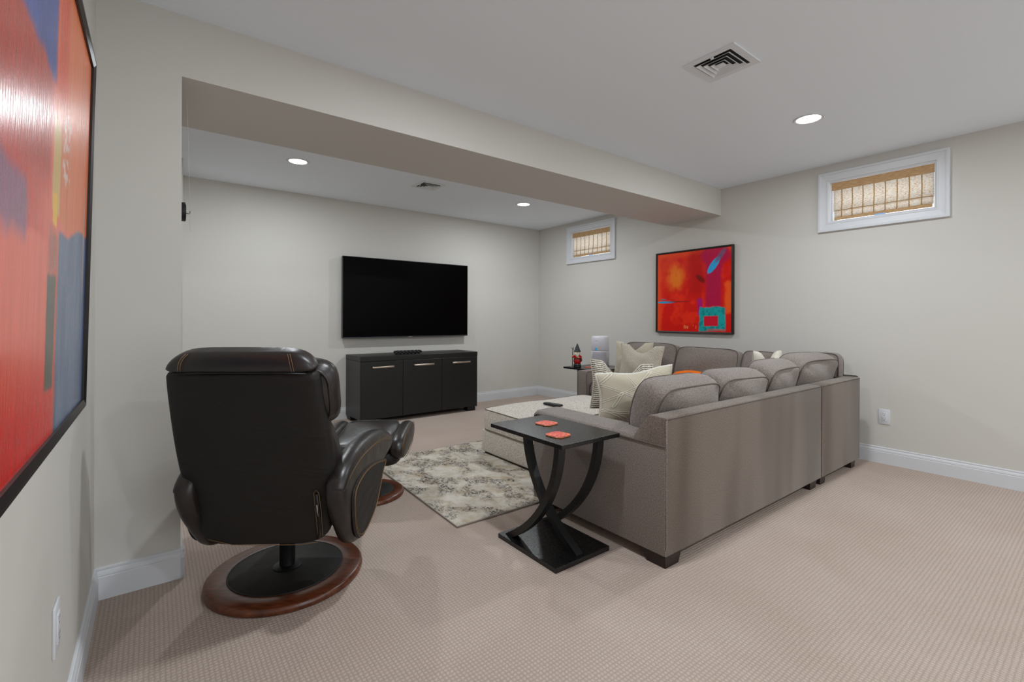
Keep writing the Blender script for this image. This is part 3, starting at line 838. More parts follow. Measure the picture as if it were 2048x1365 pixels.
pa = patt_m.node('ShaderNodeAttribute', attribute_name='Col'); patt_m.col(pa.outputs['Color']); patt_m.bump(patt_m.noise(patt_m.coord(), 500, 2), .25, .002)
cream_m = M('cream_cotton', (212, 206, 192), 0.9, spec=0.1)
knit_m = M('beige_knit', (196, 186, 170), 0.95, spec=0.1)
kv = knit_m.node('ShaderNodeTexCoord'); ks = knit_m.node('ShaderNodeSeparateXYZ'); knit_m.l.new(kv.outputs['UV'], ks.inputs[0])
kz = knit_m.noise(knit_m.coord(), 60, 2)
ka = knit_m.math('SINE', knit_m.math('MULTIPLY', ks.outputs[0], 190.0)); kb = knit_m.math('SINE', knit_m.math('ADD', knit_m.math('MULTIPLY', ks.outputs[1], 150.0), knit_m.math('MULTIPLY', kz, 8.0)))
kk = knit_m.math('MULTIPLY_ADD', knit_m.math('MULTIPLY', ka, kb), .5, .5)
knit_m.col(knit_m.ramp(kk, [(.1, (136, 126, 112)), (.45, (200, 191, 176)), (1, (220, 213, 200))])); knit_m.bump(kk, .7, .003)
ribs_m = M('ribbed_knit', (200, 191, 176), 0.95, spec=0.1)
rz = ribs_m.node('ShaderNodeTexCoord'); r2 = ribs_m.node('ShaderNodeSeparateXYZ'); ribs_m.l.new(rz.outputs['UV'], r2.inputs[0])
rn = ribs_m.noise(ribs_m.coord(), 140, 2)
ra = ribs_m.math('SINE', ribs_m.math('ADD', ribs_m.math('MULTIPLY', r2.outputs[1], 150.0), ribs_m.math('MULTIPLY', rn, 5.0)))
rk = ribs_m.math('MULTIPLY_ADD', ra, .5, .5)
ribs_m.col(ribs_m.ramp(rk, [(.15, (112, 102, 90)), (.5, (204, 196, 182)), (1, (226, 220, 208))])); ribs_m.bump(rk, .8, .004)
fringe_m = M('off_white_trim', (226, 222, 210), 0.95, spec=0.1)

# pair at the near end of the sofa
pillow('throw_pillow', 'cream pillow with embroidered crossing lines at the near end of the sofa', 'pattern', (2.330, 1.790, .498), (.965, -.262, .03), (.0, .10, .99), (-.262, -.965, .09), .56, .292, .12, (patt_m, cream_m, fringe_m), .05, 5, None, True, .03)
pillow('throw_pillow', 'ribbed beige knit pillow tucked behind the embroidered pillow by the side table', 'plain', (2.425, 1.990, .508), (.93, -.36, -.10), (.06, .06, 1), (-.37, -.93, 0), .46, .31, .09, (ribs_m, ribs_m, knit_m), .30, 6)
# pair in the far corner of the return
pillow('throw_pillow', 'beige woven pillow with chopped top, front one of the pair by the air purifier', 'plain', (3.70, 2.84, .492), (.10, -.995, -.02), (.14, 0, .99), (-.985, -.10, .14), .47, .36, .13, (knit_m, knit_m, knit_m), .20, 7)
pillow('throw_pillow', 'cream embroidered pillow behind the beige one beside the air purifier', 'pattern', (3.835, 3.030, .492), (.06, -.99, 0), (.12, 0.02, .99), (-.985, -.06, .12), .44, .375, .12, (patt_m, cream_m, cream_m), .20, 8)
# single pillow in the near corner
pillow('throw_pillow', 'plain cream pillow with two upright corners behind the sofa back cushions', 'plain', (3.800, 1.685, .495), (.995, -.05, -.02), (.02, .04, .99), (-.05, -.995, .04), .42, .36, .12, (cream_m, cream_m, cream_m), .22, 9)
# orange cushion, only its crown shows
orange_m = M('orange_fabric', (232, 112, 20), 0.8, spec=0.2)
t = thing('round_cushion', 'bright orange rounded cushion peeking above the sofa back cushions', 'cushion', (3.71, 2.30, .490))
lathe('cover', [(0, 0), (.10, .004), (.155, .03), (.175, .07), (.165, .11), (.12, .145), (.06, .158), (0, .160)], orange_m, t, 32)
tube('seam', [(.176 * math.cos(a), .176 * math.sin(a), .073) for a in [2 * PI * i / 40 for i in range(40)]], .003, orange_m, t, 6, closed=True)

# ---------------------------------------------------------------- storage ottoman and remote
OX0, OX1, OY0, OY1 = 2.125, 3.30, 2.46, 3.185
ott = thing('storage_ottoman', 'big oatmeal boucle storage ottoman in front of the sectional', 'ottoman', ((OX0 + OX1) / 2, (OY0 + OY1) / 2, 0))
ocx, ocy = (OX0 + OX1) / 2, (OY0 + OY1) / 2
hx, hy = (OX1 - OX0) / 2, (OY1 - OY0) / 2
box('body', (-hx, -hy, .024), (hx, hy, .203), tweed_m, ott, r=.016, seg=3)
box('plinth', (-hx + .02, -hy + .02, .011), (hx - .02, hy - .02, .03), black_plastic, ott, r=.003)
lid = cushion('lid', tweed_m, ott, axes((0, 0, .287), (1, 0, 0), (0, 1, 0), (0, 0, 1)), hx + .004, hy + .004, .158, .042, 18, 12, tweed_pipe, 41, side_bulge=.008, pipe_r=.0035)
bpy.context.view_layer.update()
def top_z(o, x, y):
    inv = o.matrix_world.inverted(); hit = o.ray_cast(inv @ Vector((x, y, 3)), inv.to_3x3() @ Vector((0, 0, -1)))
    return (o.matrix_world @ hit[1]).z
RZ = max(top_z(lid, 2.497 + a, 2.735 + b) for a in (-.03, 0, .03) for b in (-.09, 0, .09)) + .0008
rem = thing('remote_control', 'slim black remote control lying on the oatmeal ottoman', 'remote', (2.497, 2.735, RZ), math.radians(99))
box('body', (-.085, -.022, 0), (.085, .022, .016), black_plastic, rem, r=.006, seg=3)
for i in range(5):
    for j in range(3): box('button', (-.06 + .022 * i, -.014 + .011 * j, .0155), (-.05 + .022 * i, -.008 + .011 * j, .0172), M('btn', (46, 46, 48), .5) if (i, j) == (0, 0) else bpy.data.materials['btn'], rem)

# ---------------------------------------------------------------- rug
rug_m = M('distressed_rug', (196, 186, 172), 0.95, spec=0.08)
rv = rug_m.coord('Object', (1, 1, 1)); rs1 = rug_m.noise(rug_m.coord('Object', (1.5, 1, 1)), 4.6, 4, .62, .5)
rs2 = rug_m.noise(rug_m.coord('Object', (1.0, 2.4, 1)), 48, 4, .8, .3); rs3 = rug_m.noise(rug_m.coord('Object', (2.6, 1, 1)), 50, 3, .8)
rs4 = rug_m.noise(rv, 9, 5, .7, .4)
base = rug_m.ramp(rs4, [(.36, (180, 164, 142)), (.45, (196, 186, 170)), (.60, (210, 203, 192))])
blot = rug_m.math('MULTIPLY', rug_m.math('MULTIPLY', rug_m.math('SUBTRACT', rs1, .455), 10.0), 1.0)
spk = rug_m.math('MULTIPLY', rug_m.math('SUBTRACT', rug_m.math('MAXIMUM', rs2, rs3), .50), 11.0)
x_ = rug_m.node('ShaderNodeMath', operation='MULTIPLY', use_clamp=True)
cl1 = rug_m.node('ShaderNodeClamp'); rug_m.l.new(blot, cl1.inputs[0]); cl2 = rug_m.node('ShaderNodeClamp'); rug_m.l.new(spk, cl2.inputs[0])
rug_m.l.new(cl1.outputs[0], x_.inputs[0]); rug_m.l.new(cl2.outputs[0], x_.inputs[1])
rug_m.col(rug_m.mix(x_.outputs[0], base, s2l((48, 44, 47)))); rug_m.bump(rug_m.noise(rv, 400, 2), .4, .003)
rug_edge = M('rug_binding', (150, 142, 132), .95)
rg = thing('area_rug', 'cream rug with distressed charcoal blotches under the ottoman', 'rug', (1.29, 2.128, 0))
bm = bmesh.new(); q = [(-.022, 0), (2.1, -.01), (2.12, 1.372), (.022, 1.372)]
extrude('pile', q, (0, 0, .0005), (1, 0, 0), (0, 1, 0), (0, 0, 1), .0095, rug_m, rg, r=.002, seg=1)
bm.free()
tube('binding', [(a, b, .006) for a, b in q], .0048, rug_edge, rg, 8, closed=True)

# ---------------------------------------------------------------- side tables
coaster_side = M('cork', (168, 120, 72), .9)
coast_m = M('printed_coaster', (230, 90, 50), .35)
cvv = coast_m.coord('Object', (1, 1, 1)); coast_m.col(coast_m.ramp(coast_m.noise(cvv, 42, 4, .6, 1.4), [(.36, (60, 44, 100)), (.41, (180, 50, 80)), (.46, (226, 74, 48)), (.56, (232, 96, 50)), (.62, (240, 160, 96)), (.67, (240, 220, 190))]))
def arc_pts(y0, y1, z0, z1, n=18, th=55):
    out = []; c1_, s1_ = 1 - math.cos(math.radians(th)), math.sin(math.radians(th))
    for i in range(n + 1):
        a = math.radians(th) * i / n
        out.append((y0 + (y1 - y0) * (1 - math.cos(a)) / c1_, z0 + (z1 - z0) * math.sin(a) / s1_))
    return out
def side_table(lab, loc, rotz=0.0):
    """local origin at centre of base; long side along y"""
    t = thing('side_table', lab, 'side table', loc, rotz, 'black curved leg side tables')
    box('base', (-.172, -.212, 0), (.172, .212, .022), lacquer, t, r=.0008, seg=1)
    box('tabletop', (-.185, -.262, .547), (.185, .262, .566), lacquer, t, r=.0008, seg=1)
    def arc(x, ya, yb_):
        P = arc_pts(ya, yb_, .548, .021); hw, ht = .020, .0155
        vs = []; fs = []
        for i, (y, z) in enumerate(P):
            a = P[max(i - 1, 0)]; b = P[min(i + 1, len(P) - 1)]
            ty, tz = b[0] - a[0], b[1] - a[1]; L = math.hypot(ty, tz); ny, nz = -tz / L, ty / L
            if i == 0: ny, nz = math.copysign(1, ny), 0
            if i == len(P) - 1:  # cut level with the base
                ny, nz = math.copysign(1.55, ny), 0
            for sx, sn in ((-1, -1), (1, -1), (1, 1), (-1, 1)): vs.append((x + sx * hw, y + ny * sn * ht, z + nz * sn * ht))
        for i in range(len(P) - 1):
            for k in range(4): fs.append((i * 4 + k, i * 4 + (k + 1) % 4, (i + 1) * 4 + (k + 1) % 4, (i + 1) * 4 + k))
        n = len(P) - 1
        fs += [(0, 1, 2, 3), (n * 4 + 3, n * 4 + 2, n * 4 + 1, n * 4)]
        bm = bmesh.new(); bv = [bm.verts.new(v) for v in vs]
        for f in fs: bm.faces.new([bv[i] for i in f])
        bmfin('curved_leg', bm, lacq_leg, t, autosm=30)
    arc(-.125, -.185, .165); arc(.125, -.185, .165); arc(0.0, .195, -.165)
    return t
side_table('black side table with curved crossing legs, in front of the sofa arm', (1.550, 1.700, 0))
side_table('black side table mostly hidden behind the far sofa arm, holding the gnome', (3.895, 3.625, 0), PI / 2)
def coaster(lab, x, y, z, rz):
    t = thing('coaster', lab, 'coaster', (x, y, z), rz, 'orange printed coasters')
    r = .048; c = .016
    oct_ = [(-r + c, -r), (r - c, -r), (r, -r + c), (r, r - c), (r - c, r), (-r + c, r), (-r, r - c), (-r, -r + c)]
    extrude('cork_base', oct_, (0, 0, 0), (1, 0, 0), (0, 1, 0), (0, 0, 1), .004, coaster_side, t, r=.001, seg=1)
    extrude('printed_top', [(a * .985, b * .985) for a, b in oct_], (0, 0, .004), (1, 0, 0), (0, 1, 0), (0, 0, 1), .0015, coast_m, t)
coaster('orange printed coaster nearer the sofa arm on the front side table', 1.584, 1.783, .5663, math.radians(8))
coaster('orange printed coaster closer to the camera on the front side table', 1.470, 1.575, .5663, math.radians(6))
coaster('coral coaster beside the gnome on the far side table', 3.79, 3.56, .5663, math.radians(20))

# ---------------------------------------------------------------- air purifier
pur_m = M('white_abs', (214, 214, 220), .35); pur_g = M('pale_grey_abs', (184, 184, 192), .5); blue_l = M('blue_display', (20, 130, 180), .3, Emission_Color=(.02, .30, .5, 1), Emission_Strength=.5)
ap = thing('air_purifier', 'white cylindrical air purifier with a small blue display on the far side table', 'air purifier', (4.045, 3.640, .566))
lathe('upper_body', [(.086, .175), (.098, .175), (.0995, .178), (.0985, .31), (.094, .327), (.084, .336), (.060, .338), (.058, .334), (.0, .334)], pur_m, ap, 48)
lathe('lower_body', [(0, 0), (.088, 0), (.094, .004), (.1, .012), (.1, .166), (.098, .171), (.090, .173), (0, .173)], pur_m, ap, 48)
d_ = math.atan2(-3.64, -4.045)
def arc_plate(name, a0, a1, z0, z1, r, mat):
    vs = []; fs = []; n = 12
    for i in range(n + 1):
        a = a0 + (a1 - a0) * i / n
        for rr, z in ((r, z0), (r, z1), (r - .004, z1), (r - .004, z0)): vs.append((rr * math.cos(a), rr * math.sin(a), z))
    for i in range(n):
        for k in range(4): fs.append((i * 4 + k, i * 4 + (k + 1) % 4, (i + 1) * 4 + (k + 1) % 4, (i + 1) * 4 + k))
    fs += [(3, 2, 1, 0), (n * 4, n * 4 + 1, n * 4 + 2, n * 4 + 3)]
    bm = bmesh.new(); bv = [bm.verts.new(v) for v in vs]
    for f in fs: bm.faces.new([bv[i] for i in f])
    return bmfin(name, bm, mat, ap, autosm=30)
arc_plate('grille_panel', d_ - .95, d_ + .75, .030, .158, .1012, pur_g)
for k in range(9): arc_plate('grille_slat', d_ - .9, d_ + .7, .036 + k * .0135, .0385 + k * .0135, .1022, pur_m)
arc_plate('display', d_ - .58, d_ - .36, .180, .207, .1002, blue_l)
arc_plate('logo', d_ - .60, d_ - .28, .284, .287, .0992, M('grey_print', (130, 130, 135), .5))

# ---------------------------------------------------------------- garden gnome
gm = lambda n, c, r=.45: M(n, c, r)
G_red, G_nav, G_skin, G_beard, G_blk, G_grn, G_wood = gm('gnome_red', (176, 14, 16)), gm('gnome_slate', (40, 54, 58)), gm('gnome_skin', (206, 140, 84)), gm('gnome_beard', (214, 208, 190)), gm('gnome_black', (14, 15, 16)), gm('gnome_green', (44, 60, 46)), gm('gnome_wood', (34, 28, 24))
gn = thing('garden_gnome', 'small garden gnome with dark pointed hat, white beard and red coat', 'figurine', (3.735, 3.695, .566), math.atan2(-3.4, -3.7) + PI / 2)
# local -y faces the camera
lathe('base', [(0, 0), (.040, 0), (.044, .006), (.042, .014), (.034, .018), (0, .018)], G_blk, gn, 24)
lathe('coat', [(0, .030), (.030, .034), (.040, .05), (.043, .07), (.037, .088), (.036, .094), (.038, .11), (.034, .128), (.022, .142), (0, .146)], G_red, gn, 24)
lathe('belt', [(.036, .084), (.0395, .085), (.0395, .095), (.036, .096)], G_grn, gn, 24)
lathe('head', [(0, .132), (.020, .136), (.030, .150), (.031, .168), (.022, .184), (0, .190)], G_skin, gn, 20)
lathe('hat', [(0, .176), (.038, .168), (.040, .172), (.033, .182), (.027, .196), (.020, .216), (.012, .238), (.005, .254), (0, .260)], G_nav, gn, 20)
def blob(name, c, s, mat, parent, n=14):
    bm = bmesh.new(); bmesh.ops.create_uvsphere(bm, u_segments=n, v_segments=n // 2 + 1, radius=1)
    for v in bm.verts: v.co = Vector((v.co.x * s[0] + c[0], v.co.y * s[1] + c[1], v.co.z * s[2] + c[2]))
    return bmfin(name, bm, mat, parent, smooth=True)
rings = []
for z, rx_, ry_, yy in ((.168, .027, .008, -.024), (.158, .031, .013, -.025), (.145, .028, .015, -.030), (.130, .021, .013, -.033), (.116, .011, .008, -.035), (.106, .002, .002, -.036)):
    rings.append([Vector((rx_ * math.cos(a), yy + ry_ * math.sin(a), z)) for a in [2 * PI * i / 14 for i in range(14)]])
loft('beard', rings, G_beard, gn, subsurf=1)
blob('nose', (0, -.036, .160), (.007, .008, .006), G_skin, gn, 10)
for sx in (-1, 1):
    blob('eye', (.011 * sx, -.031, .168), (.003, .002, .003), G_blk, gn, 8)
    blob('boot', (.022 * sx, -.014, .024), (.020, .030, .016), G_nav, gn)
    blob('trouser_leg', (.018 * sx, -.002, .042), (.018, .018, .018), G_nav, gn)
tube('arm', [(-.030, 0, .124), (-.046, -.012, .108), (-.052, -.028, .112), (-.050, -.038, .118)], [.013, .013, .011, .009], G_red, gn, 10, subsurf=1)
blob('hand', (-.050, -.042, .120), (.010, .010, .011), G_skin, gn, 10)
tube('arm', [(.030, 0, .124), (.044, -.014, .106), (.034, -.034, .100), (.020, -.040, .104)], [.013, .014, .012, .010], G_red, gn, 10, subsurf=1)
blob('hand', (.016, -.044, .106), (.011, .009, .009), G_skin, gn, 10)
blob('satchel', (.042, -.012, .078), (.012, .020, .020), G_grn, gn)
st = tube('staff', [(-.052, -.044, .006), (-.051, -.044, .08), (-.050, -.044, .15), (-.046, -.044, .192), (-.040, -.044, .212), (-.038, -.044, .224)], [.0045, .0042, .004, .004, .003, .002], G_wood, gn, 8)
tube('staff_fork', [(-.046, -.044, .190), (-.054, -.044, .206), (-.064, -.044, .217)], [.0035, .003, .002], G_wood, st, 6)

# ---------------------------------------------------------------- television
scr_m = M('screen_black', (1, 1, 1), .3, spec=.06)
tv = thing('television', 'large flat black television mounted on the far wall', 'television', (2.40, YT, 1.32))
TX0, TX1, TZ0, TZ1 = 1.612 - 2.40, 3.188 - 2.40, .878 - 1.32, 1.770 - 1.32
box('housing', (TX0 + .002, -.068, TZ0 + .002), (TX1 - .002, -.030, TZ1 - .002), black_plastic, tv, r=.004)
box('screen', (TX0 + .006, -.0712, TZ0 + .014), (TX1 - .006, -.067, TZ1 - .006), scr_m, tv, r=.001, seg=1)
bezel_m = M('gunmetal', (70, 72, 76), .35, .8)
for nm, a, b in (('bezel_bottom', (TX0, -.073, TZ0), (TX1, -.060, TZ0 + .013)), ('bezel_top', (TX0, -.0725, TZ1 - .006), (TX1, -.062, TZ1)), ('bezel_side', (TX0, -.0725, TZ0), (TX0 + .006, -.062, TZ1)), ('bezel_side', (TX1 - .006, -.0725, TZ0), (TX1, -.062, TZ1))):
    box(nm, a, b, bezel_m, tv, r=.001, seg=1)
box('badge', (-.022, -.0745, TZ0 + .001), (.022, -.072, TZ0 + .010), steel, tv, r=.001, seg=1)
box('wall_bracket', (-.25, -.031, -.20), (.25, -.0012, .20), black_plastic, tv, r=.003)

# ---------------------------------------------------------------- media console
CX0, CX1, CYF, CYB = 1.668, 3.083, 4.712, 5.160
con = thing('media_console', 'black wood-grain media console with three doors under the television', 'cabinet', ((CX0 + CX1) / 2, (CYF + CYB) / 2, 0))
ccx, ccy = (CX0 + CX1) / 2, (CYF + CYB) / 2
def B2(name, a, b, mat, parent=con, r=.002, seg=1): return box(name, (a[0] - ccx, a[1] - ccy, a[2]), (b[0] - ccx, b[1] - ccy, b[2]), mat, parent, r=r, seg=seg)
B2('top', (CX0, CYF, .652), (CX1, CYB, .702), ebony)
B2('side_panel', (CX0 + .001, CYF + .004, .05), (CX0 + .022, CYB, .651), ebony_side); B2('side_panel', (CX1 - .022, CYF + .004, .05), (CX1 - .001, CYB, .651), ebony_side)
B2('carcass', (CX0 + .022, CYF + .024, .052), (CX1 - .022, CYB - .005, .650), black_plastic)
dx = [CX0 + .003, 2.132, 2.604, CX1 - .003]
for i in range(3):
    d = B2('door', (dx[i] + .0015, CYF, .054), (dx[i + 1] - .0015, CYF + .021, .648), ebony)
    xm = [(1.781, 2.033), (2.249, 2.506), (2.725, 2.982)][i]
    x0_, x1_ = xm[0] - ccx + .01, xm[1] - ccx - .01; yf = CYF - ccy
    pts = [(x0_, yf, .589), (x0_, yf - .016, .589)] + [(x0_ + (x1_ - x0_) * k / 10, yf - .018 - .010 * math.sin(PI * k / 10), .589) for k in range(11)] + [(x1_, yf - .016, .589), (x1_, yf, .589)]
    tube('handle', pts, .010, nickel, d, 8, flat=(.95, .35))
for fx in (CX0 + .01, CX1 - .12):
    for fy in (CYF + .03, CYB - .12): B2('foot', (fx, fy, 0), (fx + .11, fy + .09, .052), black_plastic)
# braided ornament: three fat strands twisted
br_m = M('black_rope', (12, 12, 13), .6)
brd = thing('braided_ornament', 'black braided rope ornament lying on the media console', 'ornament', (2.255, 4.86, .7025))
for s in range(3):
    pts = []
    for i in range(61):
        x = -.165 + .33 * i / 60; ph = i / 60 * PI * 5 + s * 2 * PI / 3; e = min(1, min(i, 60 - i) / 4)
        pts.append((x, .030 * math.sin(ph) * e, .0215 + .0085 * math.sin(2 * ph + .6) * e))
    tube('strand', pts, [.0125 * (.5 + .5 * min(1, min(i, 60 - i) / 3)) for i in range(61)], br_m, brd, 8)

# ---------------------------------------------------------------- hook and ring puck on the wall reveal
hk = thing('wall_hook', 'small round black hook puck with a string on the edge of the wall return', 'hook', (XP, 2.55, 1.570))
pk = lathe('puck', [(0, .0002), (.041, .0002), (.042, .003), (.042, .017), (.039, .0202), (0, .0204)], black_plastic, hk, 40)
for v in pk.data.vertices: v.co = Vector((v.co.z, v.co.x, v.co.y))
tube('hook', [(.020, 0, -.004), (.030, 0, -.006), (.036, 0, -.002), (.036, 0, .006)], .0022, steel, hk, 8)
tube('string', [(.022, 0, ZB - 1.570), (.028, 0, .35), (.034, 0, .10), (.037, 0, .0), (.035, 0, -.05), (.038, 0, -.085)], .0006, M('string', (200, 196, 186), .8), hk, 6)

# ---------------------------------------------------------------- leather recliner
# local frame: x = to the sitter's right, y = forward (away from the camera), z up
RO = .045
rec = thing('recliner_chair', 'dark espresso leather swivel recliner seen from behind', 'armchair', (.460, 2.185, 0), -math.radians(35))
def disc(name, prof, mat, parent, n=64): return lathe(name, prof, mat, parent, n)
disc('base_ring', [(.185, .004), (.296, 0), (.304, .004), (.307, .012), (.304, .024), (.296, .030), (.226, .034), (.220, .031), (.185, .031)], cherry, rec)
disc('base_pad', [(0, .028), (.222, .028), (.224, .032), (.219, .0355), (0, .037)], matte_leather, rec)
tube('pad_welt', [(.2225 * math.cos(a), .2225 * math.sin(a), .0345) for a in [2 * PI * i / 64 for i in range(64)]], .0025, black_plastic, rec, 6, closed=True)
disc('flange', [(0, .036), (.054, .036), (.056, .039), (.050, .042), (.032, .046), (0, .046)], lacq_leg, rec, 40)
disc('column', [(0, .04), (.031, .04), (.031, .160), (.033, .163), (.033, .170), (.028, .178), (.018, .180), (0, .180)], lacq_leg, rec, 40)
disc('piston', [(0, .17), (.0135, .17), (.0135, .33), (0, .33)], steel, rec, 24)
lv_ = tube('lever', [(.05, -.01, .31), (.052, -.03, .25), (.050, -.045, .200), (.052, -.052, .180)], [.006, .006, .006, .006], black_plastic, rec, 8)
blob('lever_knob', (.053, -.054, .174), (.012, .010, .007), black_plastic, lv_, 10)
box('mechanism', (-.16 + RO, -.20, .305), (.16 + RO, .16, .345), black_plastic, rec, r=.006)

# back shell: lofted rounded slab leaning back
bu = Vector((0, -.267, .9637)).normalized(); bn = Vector((0, .9637, .267))
def ringrr(c, hw, t, n=28, p=4.0, rot=0.0):
    out = []
    for k in range(n):
        a = 2 * PI * k / n; ca, sa = math.cos(a), math.sin(a)
        x = math.copysign(abs(ca) ** (2 / p), ca) * hw; y = math.copysign(abs(sa) ** (2 / p), sa) * t / 2
        out.append(Vector(c) + Vector((1, 0, 0)) * x + bn * (y + t / 2))
    return out
rings = []
prof_b = [(.262, .165, .05), (.268, .205, .075), (.285, .234, .09), (.32, .247, .10), (.38, .252, .105), (.46, .262, .105), (.56, .266, .105), (.68, .264, .105), (.78, .258, .105), (.86, .252, .10), (.90, .246, .095), (.918, .242, .09)]
for z, hw, t in prof_b:
    f = -.300 - (z - .3) * .277
    rings.append(ringrr((RO - .010, f, z), hw * (1.02 if z > .5 else 1.0), t))
loft('backrest', rings, matte_leather, rec, subsurf=1)
def bz(r, z, off=0.0): return Vector((r + RO, -.300 - (z - .3) * .277 - off, z))
# glossy head panel continues the shell over the top
rings = []
for z, hw, t, fo in [(.912, .2425, .090, .0), (.920, .2435, .094, -.001), (.935, .236, .098, 0), (.952, .222, .098, .004), (.967, .203, .090, .012), (.979, .180, .072, .022), (.986, .150, .050, .034), (.988, .10, .03, .044)]:
    rings.append(ringrr((RO - .010, -.300 - (z - .3) * .277 + fo, z), hw * 1.025, t))
loft('head_panel', rings, leather, rec, subsurf=1)
# headrest pillow (front side of the back)
H_ = axes((RO + .004, -.345, .835), (1, 0, 0), bu, bn)
cushion('headrest_cushion', leather, rec, H_, .262, .115, .09, .040, 14, 4.5, leather, 51, side_bulge=.02, pipe_r=.006)
# lower back cushion, thicker towards the seat (side outline in y,z)
puffy('lumbar_cushion', [(-.40, .745), (-.32, .75), (-.245, .69), (-.18, .60), (-.145, .52), (-.165, .45), (-.24, .42), (-.30, .45), (-.37, .58)], lambda u, v, w_: Vector((w_ + RO, u, v)), .50, leather, rec, k=3, rnd=.035, crown=.01)
cushion('seat_cushion', leather, rec, axes((RO, .02, .415), (1, 0, 0), (0, 1, -.03), (0, .03, 1)), .255, .285, .10, .035, 14, 5, leather, 52, side_bulge=.02, pipe_r=.005)
cushion('seat_shell', matte_leather, rec, axes((RO, -.01, .345), (1, 0, 0), (0, 1, 0), (0, 0, 1)), .225, .255, .05, .01, 10, 5, None, 53)

# arms: leaf-shaped pads (outline in y,z), outer face at x = +-.365
arm_out = [(-.375, .500), (-.31, .553), (-.17, .583), (.0, .583), (.16, .566), (.31, .532), (.42, .492), (.462, .452), (.43, .420), (.31, .405), (.21, .385), (.14, .315), (.07, .250), (-.03, .218), (-.14, .208), (-.22, .232), (-.285, .305), (-.350, .40)]
panel_out = [(-.285, .430), (-.23, .468), (-.10, .480), (.06, .462), (.20, .430), (.26, .412), (.19, .372), (.12, .305), (.05, .258), (-.04, .235), (-.14, .226), (-.22, .250), (-.27, .32)]
ARW = .074
def armset(sx):
    ARX = .272 if sx > 0 else .252
    X = lambda x: sx * x + RO
    pof = lambda u, v, w_: Vector((X(ARX) + w_, u, v))
    a = puffy('arm', arm_out, pof, ARW, leather, rec, k=3, rnd=.026, crown=.004)
    # padded roll along the top
    path = catmull([(-.362, .478), (-.30, .532), (-.16, .562), (.0, .562), (.16, .546), (.30, .514), (.40, .480), (.44, .455)], 5)
    n = len(path)
    rr = [.022 + .014 * math.sin(PI * min(1, (i / (n - 1)) * 1.05)) ** .6 for i in range(n)]
    tube('arm_pad', [Vector((X(ARX + .006), p[0], p[1])) for p in path], rr, leather, a, 14, flat=(1.0, 1.22), up=Vector((0, 0, 1)), subsurf=1)
    XO = ARX + ARW / 2
    puffy('arm_panel', panel_out, lambda u, v, w_: Vector((X(XO + .003) + w_, u, v)), .012, matte_leather, a, k=3, rnd=.007, crown=.003)
    C = Vector((-.03, .36)); lines = []
    for sc in (.96, .92):
        lines.append([Vector((X(XO + .0102), C.x + (p.x - C.x) * sc, C.y + (p.y - C.y) * sc)) for p in catmull([(x, y, 0) for x, y in panel_out], 3, True)])
    tubes('stitching', lines, .0011, thread, a, 5, closed=True)
    l2 = []
    for an in (18, 34):
        ca, sa = math.cos(math.radians(an)), math.sin(math.radians(an))
        l2.append([Vector((X(ARX + .006 + rr[i] * 1.22 * ca + .0004), p[0], p[1] - rr[i] * sa)) for i, p in list(enumerate(path))[4:-4]])
    tubes('stitching', l2, .0011, thread, a, 5)
armset(1); armset(-1)
# stitching on the shell, zipper
zz = [.905, .80, .65, .50, .40]
for s0 in (-.183, .183):
    ln = []
    for d in (-.004, .004):
        ln.append([Vector((s0 * k_ + d + RO - .010, -.300 - (z - .3) * .277 + fo - .002, z)) for k_, z, fo in ((1, .922, 0), (.99, .935, 0), (.97, .952, .005), (.94, .967, .014), (.90, .979, .027))])
    tubes('stitching', ln, .0011, thread, rec, 5)
tubes('stitching', [[bz(-.20, .29, .002), bz(-.12, .266, .0), bz(0, .262, .0), bz(.12, .262, .0), bz(.19, .272, .001)]], .0012, thread, rec, 5)
tube('shell_seam', [bz(-.215, .914, .001), bz(-.10, .917, .002), bz(.1, .917, .002), bz(.215, .914, .001)], .0025, black_plastic, rec, 6)
zp = tubes('zipper', [[bz(.205, .47, .001), bz(.206, .40, .001), bz(.205, .33, .001), bz(.195, .29, .001)]], .006, black_plastic, rec, 6)
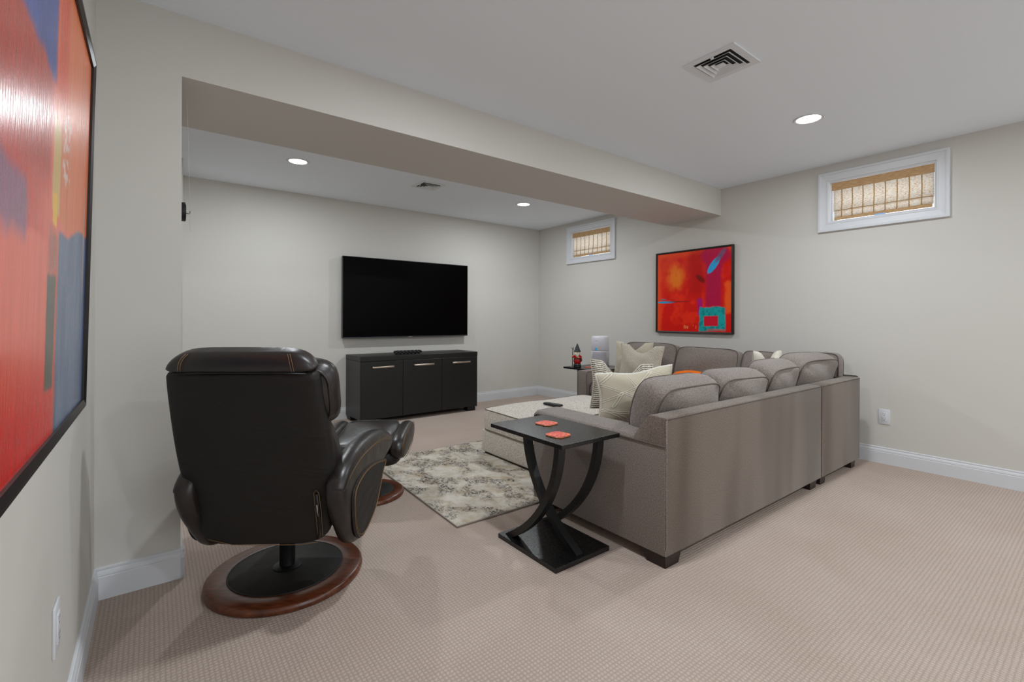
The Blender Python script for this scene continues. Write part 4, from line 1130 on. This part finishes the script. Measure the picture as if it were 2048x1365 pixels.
tubes('stitching', [[bz(.195, .29, .004), bz(.196, .40, .004), bz(.197, .475, .004), bz(.205, .486, .004), bz(.214, .475, .004), bz(.216, .40, .004), bz(.212, .30, .004)]], .0011, thread, zp, 5)
tube('zipper_pull', [bz(.205, .43, .008), bz(.205, .40, .011), bz(.207, .385, .012)], .003, steel, zp, 6)

# ---------------------------------------------------------------- footstool
fs_ = thing('footstool', 'matching dark leather footstool with round wooden base beyond the recliner', 'footstool', (1.066, 2.868, 0), -math.radians(35))
disc('base_ring', [(.125, .003), (.210, 0), (.217, .004), (.219, .012), (.215, .022), (.208, .027), (.158, .030), (.152, .028), (.125, .028)], cherry, fs_)
disc('base_pad', [(0, .025), (.153, .025), (.155, .029), (.150, .032), (0, .033)], matte_leather, fs_)
disc('column', [(0, .03), (.027, .03), (.027, .20), (0, .20)], lacq_leg, fs_, 32)
disc('piston', [(0, .19), (.014, .19), (.014, .27), (0, .27)], steel, fs_, 20)
tilt = math.radians(9)
fu, fn_ = Vector((0, math.cos(tilt), math.sin(tilt))), Vector((0, -math.sin(tilt), math.cos(tilt)))
cushion('frame_pad', matte_leather, fs_, axes((0, .0, .290), (1, 0, 0), fu, fn_), .215, .185, .07, .01, 10, 5, None, 61)
cushion('center_cushion', leather, fs_, axes((0, .0, .352), (1, 0, 0), fu, fn_), .165, .205, .07, .035, 14, 6, leather, 62, side_bulge=.015, pipe_r=.004)
for sx in (-1, 1):
    prof = [(-.205, .335), (-.15, .392), (-.02, .415), (.12, .428), (.20, .415), (.225, .365), (.19, .315), (.10, .268), (-.06, .250), (-.17, .272)]
    b = puffy('side_bolster', prof, (lambda s: (lambda u, v, w_: Vector((s * .212 + w_, u, v))))(sx), .085, leather, fs_, k=3, rnd=.030, crown=.008)
    P = catmull([(x, y, 0) for x, y in prof], 3, True)
    tubes('stitching', [[Vector((sx * .252, p.x * .9 + .001, .34 + (p.y - .34) * .86)) for p in P], [Vector((sx * .2495, p.x * .97, .34 + (p.y - .34) * .94)) for p in P]], .0011, thread, b, 5, closed=True)
